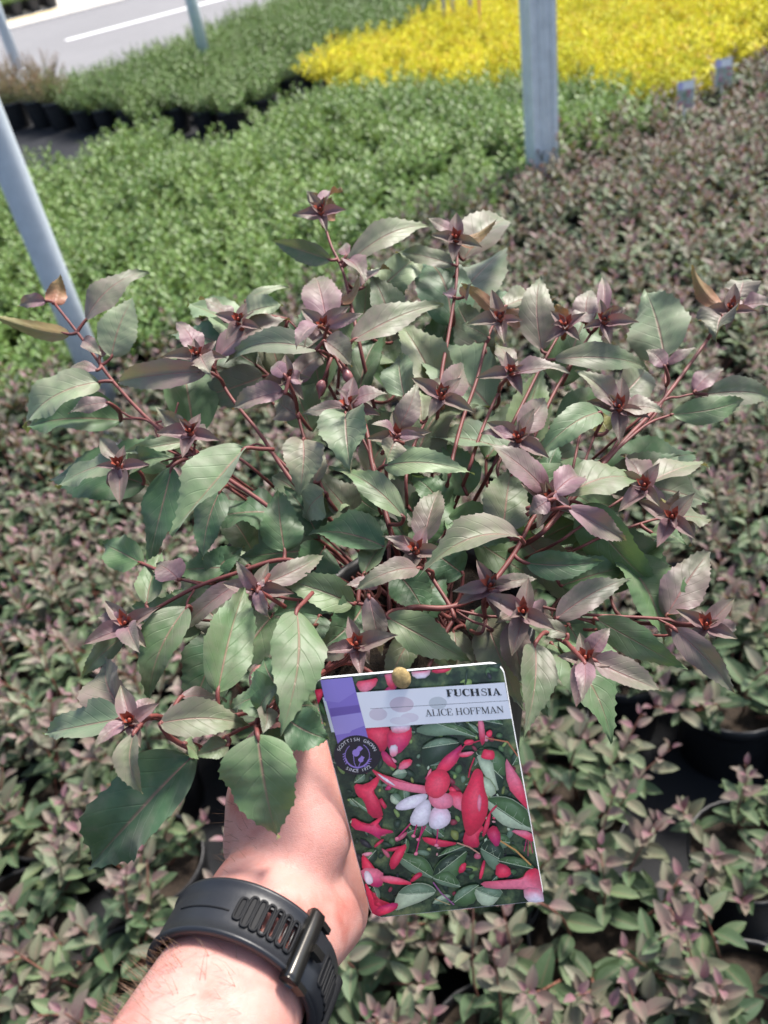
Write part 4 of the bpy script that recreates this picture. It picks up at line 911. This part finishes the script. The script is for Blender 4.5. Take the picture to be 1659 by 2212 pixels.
shape([(330, 640), (340, 618), (368, 616), (384, 632), (372, 660), (345, 662)], LV_, 1, target=pm4); shape([(356, 616), (372, 598), (384, 596), (402, 612), (384, 630)], LV_, 0, target=pm4)
shape([(368, 682), (378, 668), (396, 670), (406, 684), (396, 698), (378, 696)], LV_, 1, target=pm4); shape([(382, 668), (392, 656), (412, 668), (402, 680)], LV_, 0, target=pm4)
line([(340, 655), (345, 700), (362, 740)], 4, LV_, pm4); line([(385, 696), (375, 720), (366, 745)], 4, LV_, pm4)
obj('round_emblem', pm4.mesh('round_emblem', [M['print2']], False), label)

# lettering: headline letters drawn with thick and thin strokes
def ell(cx, cy, rx, ry, a0, a1, n=14): return [(cx + rx * math.cos(math.radians(a0 + (a1 - a0) * k / n)), cy + ry * math.sin(math.radians(a0 + (a1 - a0) * k / n))) for k in range(n + 1)]
def bar(x0, y0, x1, y1): return [(x0, y0), (x1, y0), (x1, y1), (x0, y1)]
def glyph(ch, T, h):                                     # T thick stroke, h hairline; y down from 0 (top) to 1
    S = .06
    def vst(x, T=T): return [bar(x, 0, x + T, 1), bar(x - S, 0, x + T + S, h), bar(x - S, 1 - h, x + T + S, 1)]
    if ch == 'F': return vst(.08) + [bar(.08, 0, .66, h), bar(.60, 0, .66, .30), bar(.08, .47, .46, .47 + h), bar(.43, .36, .47, .62)], .74
    if ch == 'E': return vst(.08) + [bar(.08, 0, .66, h), bar(.60, 0, .66, .28), bar(.08, .47, .48, .47 + h), bar(.45, .37, .49, .62), bar(.08, 1 - h, .70, 1), bar(.64, .70, .70, 1)], .78
    if ch == 'L': return vst(.08) + [bar(.08, 1 - h, .66, 1), bar(.60, .66, .66, 1)], .74
    if ch == 'I': return vst(.08), .16 + T + .06
    if ch == 'H': return vst(.08) + vst(.62) + [bar(.08, .47, .7, .47 + h)], .70 + T + .1
    if ch == 'U': return [bar(.08, 0, .08 + T, .70), bar(.02, 0, .14 + T, h), bar(.66, 0, .66 + h, .70), bar(.58, 0, .78, h), ell(.37, .68, .29 + h, .32, 180, 0) + ell(.37 + T * .35, .66, .29 - T * .35, .32 - h, 0, 180)], .82
    if ch == 'C' or ch == 'O':
        if ch == 'O': return [ell(.43, .5, .41, .52, 90, 270) + ell(.43, .5, .41 - T, .52 - h, 270, 90), ell(.43, .5, .41, .52, -90, 90) + ell(.43, .5, .41 - T, .52 - h, 90, -90)], .90
        return [ell(.43, .5, .41, .52, 50, 310) + ell(.46, .5, .42 - T, .52 - h, 310, 50), bar(.70, .02, .75, .34), bar(.70, .78, .74, .90)], .82
    if ch == 'S': return [ell(.35, .26, .25, .28, -30, -200, 10) + [(.17, .42), (.52, .62)] + ell(.35, .72, .27 - T * .4, .30 - h, -20, 150, 10) + ell(.35, .72, .27, .30, 150, -30, 10) + [(.60, .52), (.26, .34)] + ell(.35, .26, .25 - T * .4, .28 - h, -190, -30, 10), bar(.54, .0, .59, .30), bar(.06, .70, .11, 1.0)], .70
    if ch == 'A': return [[(.36, 0), (.46, 0), (.80, 1), (.80 - T * 1.05, 1), (.36, .12)], [(.38, 0), (.40 + h * .3, .05), (.12 + h, 1), (.10, 1)], bar(.24, .66, .62, .66 + h), bar(.0, 1 - h, .26, 1), bar(.50, 1 - h, .90, 1)], .92
    if ch == 'N': return [bar(.10, 0, .10 + h, 1), bar(.02, 1 - h, .22, 1), [(.02, 0), (.10 + T, 0), (.74, .86), (.74, 1), (.70, 1), (.10, .12)], bar(.70, 0, .70 + h, 1), bar(.60, 0, .86, h)], .90
    if ch == 'M': return [bar(.10, 0, .10 + h, 1), bar(.02, 1 - h, .22, 1), [(.04, 0), (.10 + T, 0), (.50, .80), (.46, 1), (.10, .16)], [(.46, 1), (.48, .80), (.80, 0), (.84, 0), (.50, 1)], bar(.80, 0, .80 + T, 1), bar(.78, 0, .88 + T, h), bar(.72, 1 - h, .88 + T, 1)], .94 + T
    return [], .38
pt = MB()
def write(txt, p0, p1, cap, T, h):
    """letters along the base line p0 -> p1 on the enlarged tag view"""
    gl = [glyph(c, T, h) for c in txt]; tot = sum(w for _, w in gl)
    bx, by = p1[0] - p0[0], p1[1] - p0[1]; Ls = math.hypot(bx, by); ux, uy = bx / Ls, by / Ls; sx = Ls / tot; x = 0
    for polys, w in gl:
        for poly in polys:
            pts = []
            for gx, gy in poly:
                X_ = (x + gx) * sx; Y_ = (gy - 1) * cap; sh = .19 * Y_          # down direction leans with the tag
                pts.append((p0[0] + ux * X_ - uy * Y_ * .2 + sh * .9, p0[1] + uy * X_ + Y_))
            shape(pts, (.012, .012, .016), 0, target=pt)
        x += w
write('FUCHSIA', (938, 291), (1286, 281), 44, .25, .075)
write('ALICE HOFFMAN', (803, 412), (1300, 388), 41, .13, .05)
obj('headline_lettering', pt.mesh('headline_lettering', [M['print2']], False), label)
M['ink'] = simple('white print', (.72, .72, .74), .4, var=.02)
def ring_text(txt, a0, a1, rx, ry, size, flip):
    mb = MB(); n = len(txt)
    for i, ch in enumerate(txt):
        if ch == ' ': continue
        a = math.radians(a0 + (a1 - a0) * i / (n - 1)); px, py = ecx + rx * math.cos(a), ecy + ry * math.sin(a)
        cu = bpy.data.curves.new('glyph', 'FONT'); cu.body = ch; cu.size = 1; cu.align_x = 'CENTER'; cu.align_y = 'CENTER'; cu.resolution_u = 3
        o = bpy.data.objects.new('glyph', cu); COL.objects.link(o); bpy.context.view_layer.update()
        me = bpy.data.meshes.new_from_object(o.evaluated_get(bpy.context.evaluated_depsgraph_get()))
        rot = a + math.pi / 2 if not flip else a - math.pi / 2
        vs = []
        for v in me.vertices:
            x, y = v.co.x * size, -v.co.y * size
            X_, Y_ = px + x * math.cos(rot) - y * math.sin(rot), py + x * math.sin(rot) + y * math.cos(rot); u, w = tag_uv(X_, Y_)
            vs.append(tp(u, w, .0008 + lay[0] * 1e-6 + .0001))
        fs = []
        for p in me.polygons:
            f = list(p.vertices)
            if (vs[f[1]] - vs[f[0]]).cross(vs[f[2]] - vs[f[0]]).dot(tn) < 0: f.reverse()
            fs.append(tuple(f))
        mb.add(vs, fs); bpy.data.objects.remove(o); bpy.data.curves.remove(cu); bpy.data.meshes.remove(me)
    return mb
obj('emblem_lettering', ring_text('SCOTTISH GROWN', 200, 337, 122, 98, 30, False).mesh('emblem_lettering', [M['ink']], False), label)
obj('emblem_lettering', ring_text('SINCE 1972', 122, 48, 120, 97, 29, True).mesh('emblem_lettering', [M['ink']], False), label)
M['cork'] = simple('beige cork plug', (.42, .30, .12), .7, var=.35, scale=900, bump=.6)
u, v = tag_uv(650, 178); mb = MB(); c = tp(u, v, .001); ex = (TR - TL).normalized(); ey = (BL - TL).normalized()
rings = [(.0, .0042, 0), (.0012, .0042, 1), (.0022, .0034, 1), (.0027, .0015, 1)]; vs = []
for z, r_, k in rings: vs += [c + tn * z + ex * (r_ * .92 * math.cos(a * math.pi / 10)) + ey * (r_ * 1.1 * math.sin(a * math.pi / 10)) for a in range(20)]
fs = [(i * 20 + a, (i + 1) * 20 + a, (i + 1) * 20 + (a + 1) % 20, i * 20 + (a + 1) % 20) for i in range(3) for a in range(20)] + [tuple(range(79, 59, -1))]
mb.add(vs, fs); obj('hanging_plug', mb.mesh('hanging_plug', [M['cork']]), label)
mb = MB(); mb.tube([c - tn * .001, c - tn * .012 + ey * .006, c - tn * .04 + ey * .03], .0024, 8); obj('hanging_peg', mb.mesh('hanging_peg', [M['pot']]), label)

# ------------------------------------------------------------------ hand and forearm
AX = (RT * .286 + UP * .447 + FW * .847).normalized()       # along the arm towards the hand
WC = P(522, 2086, .345)
NN = (CAM - WC); NN = (NN - AX * NN.dot(AX)).normalized()  # the side of the wrist turned to the viewer
BB = AX.cross(NN).normalized()
if BB.dot(RT) < 0: BB = -BB
sph = MB()
def ball(c, r, sx=1.0):
    seg, rings_ = 14, 8; vs = [c + Vector((0, 0, r))]; n0 = 1
    for i in range(1, rings_):
        th = math.pi * i / rings_
        vs += [c + Vector((r * math.sin(th) * math.cos(k * 2 * math.pi / seg), r * math.sin(th) * math.sin(k * 2 * math.pi / seg), r * math.cos(th))) for k in range(seg)]
    vs.append(c - Vector((0, 0, r))); e = len(vs) - 1
    fs = [(0, 1 + k, 1 + (k + 1) % seg) for k in range(seg)]
    for i in range(rings_ - 2): fs += [(1 + i * seg + k, 1 + (i + 1) * seg + k, 1 + (i + 1) * seg + (k + 1) % seg, 1 + i * seg + (k + 1) % seg) for k in range(seg)]
    b = 1 + (rings_ - 2) * seg; fs += [(b + k, e, b + (k + 1) % seg) for k in range(seg)]
    sph.add(vs, fs)
def sweep(pts, rads, step=.004):
    for (a, ra), (b, rb) in zip(zip(pts, rads), zip(pts[1:], rads[1:])):
        n = max(2, int((b - a).length / step))
        for i in range(n + 1): ball(a.lerp(b, i / n), ra + (rb - ra) * i / n)
def arm(t_, b_=0, n_=0): return WC + AX * t_ + BB * b_ + NN * n_
# forearm: two bones side by side give the oval section
for s in (-1, 1):
    sweep([arm(-.30, s * .012, -.012), arm(-.16, s * .010, -.006), arm(-.06, s * .006, -.001), arm(0, s * .004, s * .001), arm(.03, s * .006, 0)], [.045, .037, .0295, .0255, .0215])
# back of the hand and the palm
sweep([arm(.02, .004), P(605, 1880, .388), P(575, 1740, .402), P(590, 1630, .425)], [.025, .022, .0185, .016])
sweep([arm(.015, .01, 0), P(690, 1960, .398), P(700, 1830, .413), P(700, 1720, .43)], [.024, .0235, .0215, .018])
sweep([arm(.02, 0, -.01), P(640, 1850, .42), P(640, 1700, .44), P(660, 1600, .45)], [.024, .024, .022, .016])
sweep([P(540, 1830, .395), P(545, 1720, .41), P(560, 1640, .425)], [.013, .013, .012])
# ball of the thumb and the thumb up to its tip behind the leaves
sweep([P(620, 1900, .378), P(665, 1800, .385), P(655, 1700, .390), P(650, 1620, .395)], [.019, .0205, .0175, .0160])
sweep([P(650, 1620, .395), P(622, 1540, .402), P(590, 1500, .412), P(566, 1462, .420)], [.0150, .0118, .0105, .0075])
# four fingers closing on the pot behind the tag
for k, (y0, y1, ln, r_) in enumerate([(1600, 1530, 1.0, .0088), (1660, 1590, 1.12, .0090), (1720, 1650, 1.05, .0085), (1775, 1705, .86, .0074)]):
    dz = .434 + .004 * k
    sweep([P(640, y0, dz), P(640 + 110 * ln, y1 + 12, dz - .014), P(640 + 190 * ln, y1 + 16, dz - .012), P(640 + 245 * ln, y1 + 26, dz - .002)], [r_ * 1.2, r_ * 1.05, r_ * .95, r_ * .78])
tmp = obj('tmp_arm', sph.mesh('tmp_arm', []))
m = tmp.modifiers.new('r', 'REMESH'); m.mode = 'VOXEL'; m.voxel_size = .0023; m.use_smooth_shade = True
m = tmp.modifiers.new('s', 'SMOOTH'); m.factor = .5; m.iterations = 22
bpy.context.view_layer.update()
arm_me = bpy.data.meshes.new_from_object(tmp.evaluated_get(bpy.context.evaluated_depsgraph_get())); arm_me.name = 'body'
bpy.data.objects.remove(tmp)
person = thing('person', 'bare forearm and hand with fingers closed round the pot and thumb up', 'person', arm(-.28))
arm_me.transform(Matrix.Translation(-person.location)); arm_me.polygons.foreach_set('use_smooth', [True] * len(arm_me.polygons))
t = NT('skin'); co = t.coord(); n1 = t.noise(28, 4, .6, co); n2 = t.noise(110, 4, .6, co); n3 = t.noise(500, 3, .6, co)
mp = t.n('ShaderNodeMapping'); t.l(co, mp.inputs[0]); mp.inputs['Scale'].default_value = (1, 2.6, 1); mp.inputs['Rotation'].default_value = (0.6, 0.2, 0.5)
vo = t.n('ShaderNodeTexVoronoi', feature='DISTANCE_TO_EDGE'); vo.inputs['Scale'].default_value = 520; t.l(mp.outputs[0], vo.inputs['Vector'])
wr = t.n('ShaderNodeTexWave', wave_type='BANDS'); wr.inputs['Scale'].default_value = 45; wr.inputs['Distortion'].default_value = 9; wr.inputs['Detail'].default_value = 3; t.l(co, wr.inputs[0])
c = t.ramp(n1, [(.30, (.50, .225, .185)), (.50, (.54, .28, .24)), (.68, (.43, .15, .12))])
c = t.mix(t.math('MULTIPLY', t.math('SUBTRACT', n2, .60, clamp=True), 3.0), c, (.47, .15, .105))
t.set(Base_Color=c, Roughness=.48); t.b.inputs['Specular IOR Level'].default_value = .35
t.b.inputs['Subsurface Weight'].default_value = .35; t.b.inputs['Subsurface Radius'].default_value = (1, .35, .2); t.b.inputs['Subsurface Scale'].default_value = .004
t.bump(t.math('ADD', t.math('MULTIPLY', t.math('MINIMUM', vo.outputs[0], .12), 3.0), t.math('ADD', t.math('MULTIPLY', wr.outputs[1], .25), t.math('MULTIPLY', n3, .3))), .34, .0008); M['skin'] = t.m
arm_me.materials.clear(); arm_me.materials.append(M['skin'])
obj('body', arm_me, person)
# fine arm hair
M['hair'] = simple('fine brown hair', (.14, .075, .04), .5, var=.2)
rg = random.Random(88); mb = MB(); polys = arm_me.polygons; cnt = 0; tr_ = 0
while cnt < 900 and tr_ < 60000:
    tr_ += 1; p = polys[rg.randrange(len(polys))]; c = p.center + person.location; q = c - WC; ta = q.dot(AX); nn = p.normal
    side_ = -nn.dot(BB)
    if not (-.16 < ta < .06) or nn.dot(NN) < -.25: continue
    if side_ < rg.uniform(-.25, .9): continue
    if ta > -.012 and (side_ < .35 or ta < .022): continue
    if ta > .022 and rg.random() < .6: continue
    L = rg.uniform(.006, .014) * (.6 if ta > .02 else 1); d = (nn * .35 - AX * rg.uniform(-.2, .5) - BB * .7 + Vector((rg.uniform(-1, 1), rg.uniform(-1, 1), rg.uniform(-1, 1))) * .5).normalized()
    d = (d - nn * min(0, d.dot(nn)) + nn * .25).normalized(); b0 = p.center; s = d.cross(nn).normalized() * .00007
    b1 = b0 + d * L * .5 + nn * L * .06; b2 = b0 + d * L - nn * L * .10
    mb.add([b0 - s, b0 + s, b1 + s * .8, b1 - s * .8, b2], [(0, 1, 2, 3), (3, 2, 4)]); cnt += 1
hr = obj('arm_hair', mb.mesh('arm_hair', [M['hair']]), person); hr['kind'] = 'stuff'

# ------------------------------------------------------------------ wrist watch
watch = thing('wristwatch', 'black rubber strap watch with gunmetal buckle worn on the wrist', 'watch', WC)
M['rubber'] = simple('dark slate rubber', (.013, .0145, .018), .42, var=.12, scale=60, bump=.05)
M['rubber2'] = simple('black rubber', (.008, .0085, .010), .6, var=.12, scale=60, spec=.2)
M['gun'] = simple('gunmetal', (.075, .072, .066), .30, .95, var=.1, scale=60)
M['glass'] = simple('watch glass', (.01, .012, .015), .08, var=.02)
RA, RB = .0312, .0306
def wp(phi, v, lift=0.0):
    """phi degrees round the wrist from the viewer's side towards the right, v across the strap (m), lift above it"""
    a = math.radians(phi); return NN * (math.cos(a) * (RA + lift)) + BB * (math.sin(a) * (RB + lift + .001)) + AX * v
HWD = .0120
SLOTS = [(-16, 0), (-10, 0), (-4, 0), (2, 1), (8.2, 1), (14.4, 1), (20.6, 1), (58, 0), (66, 0), (74, 0), (82, 0), (90, 0)]
mb = MB(); NP = 240; vv = [-1, -.97, -.86, -.80, -.42, -.40, .40, .42, .80, .86, .97, 1]
def lip(v):
    a = abs(v); return .0026 + (.0008 if .86 <= a <= .97 else 0) - (.0009 if a == 1 else 0)
hole = set()
for i in range(NP):
    ph = -180 + 360 * (i + .5) / NP
    for c_, op in SLOTS:
        if abs(ph - c_) < 1.55 and op: hole.add(i)
top = []; bot = []
for i in range(NP):
    ph = -180 + 360 * i / NP
    for v in vv: top.append(wp(ph, v * HWD, lip(v))); bot.append(wp(ph, v * HWD, .0002))
m_ = len(vv); off = len(top); fs = []
def keep(i, j): return not (i in hole and 4 < j + 1 <= 6 and j >= 4)
for i in range(NP):
    k = (i + 1) % NP
    for j in range(m_ - 1):
        op = (i in hole) and 5 <= j <= 5
        if not op:
            fs += [(i * m_ + j, i * m_ + j + 1, k * m_ + j + 1, k * m_ + j), (off + i * m_ + j, off + k * m_ + j, off + k * m_ + j + 1, off + i * m_ + j + 1)]
        else:
            fs += [(i * m_ + j, k * m_ + j, off + k * m_ + j, off + i * m_ + j), (i * m_ + j + 1, off + i * m_ + j + 1, off + k * m_ + j + 1, k * m_ + j + 1)]
            if (i - 1) not in hole: fs.append((i * m_ + j, off + i * m_ + j, off + i * m_ + j + 1, i * m_ + j + 1))
            if (i + 1) not in hole: fs.append((k * m_ + j, k * m_ + j + 1, off + k * m_ + j + 1, off + k * m_ + j))
    fs += [(i * m_, k * m_, off + k * m_, off + i * m_), (i * m_ + m_ - 1, off + i * m_ + m_ - 1, off + k * m_ + m_ - 1, k * m_ + m_ - 1)]
mb.add(top + bot, fs); strap = obj('strap', mb.mesh('strap', [M['rubber']]), watch)
# raised frames round the slots
for c_, op in SLOTS:
    mb = MB(); hv = .0064 if c_ > -12 else .0046; loop = []
    for k in range(21):
        q = k / 20 * 2 * math.pi; e = 1.0 if True else 1; sx = math.copysign(abs(math.cos(q)) ** .5, math.cos(q)); sy = math.copysign(abs(math.sin(q)) ** .5, math.sin(q))
        loop.append(wp(c_ + 2.5 * sx, hv * sy, .0030))
    mb.tube(loop, .00062, 6, cap=False); fr = obj('slot_frame', mb.mesh('slot_frame', [M['rubber2']]), strap)
    if not op:
        mb = MB(); mb.add([wp(c_ - 1.9, -hv * .9, .0029), wp(c_ + 1.9, -hv * .9, .0029), wp(c_ + 1.9, hv * .9, .0029), wp(c_ - 1.9, hv * .9, .0029)], [(0, 1, 2, 3)]); obj('slot_shade_patch', mb.mesh('slot_shade_patch', [M['rubber2']], False), fr)  # flat black patch on the strap, painting the shade of a blind slot
mb = MB(); mb.tube([wp(-62 + 3.6 * k, -.0005 - .00012 * k, .00268) for k in range(12)], .0004, 6); obj('groove_shade_line', mb.mesh('groove_shade_line', [M['rubber2']]), strap)  # thin dark raised line, painting the shade in the strap's groove
# second strap end lying on top beyond the buckle
mb = MB(); n = 30; vs = []
for i in range(n + 1):
    ph = 36 + 92 * i / n
    for v, l_ in ((-1, .0030), (-.94, .0048), (.94, .0048), (1, .0030)): vs.append(wp(ph, v * (HWD * .93) * (1 if i < n - 3 else (1 - (i - n + 3) * .18)), l_ - (.0022 * max(0, 1 - i / 4))))
mb.add(vs, [(i * 4 + j, i * 4 + j + 1, (i + 1) * 4 + j + 1, (i + 1) * 4 + j) for i in range(n) for j in range(3)]); tail = obj('strap_tail', mb.mesh('strap_tail', [M['rubber']]), watch)
for c_ in (52, 60, 68, 76, 84):
    mb = MB(); loop = []
    for k in range(21):
        q = k / 20 * 2 * math.pi; sx = math.copysign(abs(math.cos(q)) ** .5, math.cos(q)); sy = math.copysign(abs(math.sin(q)) ** .5, math.sin(q)); loop.append(wp(c_ + 2.4 * sx, .0060 * sy, .0050))
    mb.tube(loop, .0006, 6, cap=False); fr = obj('slot_frame', mb.mesh('slot_frame', [M['rubber2']]), tail)
    mb = MB(); mb.add([wp(c_ - 1.8, -.0054, .0050), wp(c_ + 1.8, -.0054, .0050), wp(c_ + 1.8, .0054, .0050), wp(c_ - 1.8, .0054, .0050)], [(0, 1, 2, 3)]); obj('slot_shade_patch', mb.mesh('slot_shade_patch', [M['rubber2']], False), fr)  # slots of the tail are not sunk: black patch paints their shade
# buckle: bar, two side arms, prong
def solid_strip(mb, phs, v0, v1, l0, l1):
    n = len(phs); vs = []
    for ph in phs: vs += [wp(ph, v0, l0), wp(ph, v1, l0), wp(ph, v1, l1), wp(ph, v0, l1)]
    fs = [(i * 4 + j, i * 4 + (j + 1) % 4, (i + 1) * 4 + (j + 1) % 4, (i + 1) * 4 + j) for i in range(n - 1) for j in range(4)] + [(0, 1, 2, 3), tuple(range((n - 1) * 4, n * 4))[::-1]]
    mb.add(vs, fs)
def round_bar(mb, pc, dp, v0, v1, l0, l1):
    prof = [(-1, 0), (-1, .55), (-.88, .85), (-.6, 1), (.6, 1), (.88, .85), (1, .55), (1, 0)]; st = [(0, .80), (.02, .93), (.06, 1), (.35, 1), (.65, 1), (.94, 1), (.98, .93), (1, .80)]; vs = []
    for q, k in st:
        for a, b in prof: vs.append(wp(pc + a * dp * (.9 + .1 * k), v0 + (v1 - v0) * q, l0 + (l1 - l0) * b * k))
    n = len(prof)
    fs = [(i * n + j, i * n + (j + 1) % n, (i + 1) * n + (j + 1) % n, (i + 1) * n + j) for i in range(len(st) - 1) for j in range(n)] + [tuple(range(n)), tuple(range((len(st) - 1) * n, len(st) * n))[::-1]]
    mb.add(vs, fs)
mb = MB(); round_bar(mb, 30, 5.2, -.0148, .0148, .0012, .0068); bk_ = obj('buckle', mb.mesh('buckle', [M['gun']]), watch)
for s in (-1, 1):
    mb = MB(); solid_strip(mb, [35.6, 38, 41, 44], s * .0118, s * .0142, .0012, .0048); obj('buckle_arm', mb.mesh('buckle_arm', [M['gun']], False), bk_)
mb = MB(); solid_strip(mb, [33, 36, 39, 42], -.0016, .0016, .0052, .0080); obj('prong', mb.mesh('prong', [M['gun']], False), bk_)
# keeper loop
mb = MB(); round_bar(mb, 92, 7.5, -.0136, .0136, .0005, .0078); kp = obj('keeper_loop', mb.mesh('keeper_loop', [M['rubber2']]), watch)
# case on the far side of the wrist
phc = 190; cc = wp(phc, 0, .008); cn = (wp(phc, 0, .02) - wp(phc, 0, 0)).normalized(); c1 = AX; c2 = cn.cross(c1).normalized()
mb = MB(); prof_ = [(.0, -.006), (.020, -.006), (.0235, -.003), (.0240, .004), (.0225, .0065), (.0205, .0070), (.0195, .0060), (0, .0060)]; vs = []; sg = 40
for r_, z in prof_: vs += [cc + cn * z + c1 * (r_ * math.cos(k * 2 * math.pi / sg)) + c2 * (r_ * math.sin(k * 2 * math.pi / sg)) for k in range(sg)]
mb.add(vs, [(i * sg + k, i * sg + (k + 1) % sg, (i + 1) * sg + (k + 1) % sg, (i + 1) * sg + k) for i in range(len(prof_) - 1) for k in range(sg)]); obj('case', mb.mesh('case', [M['rubber2']]), watch)
print('held leaves', nleaf, 'objects', len(bpy.data.objects))
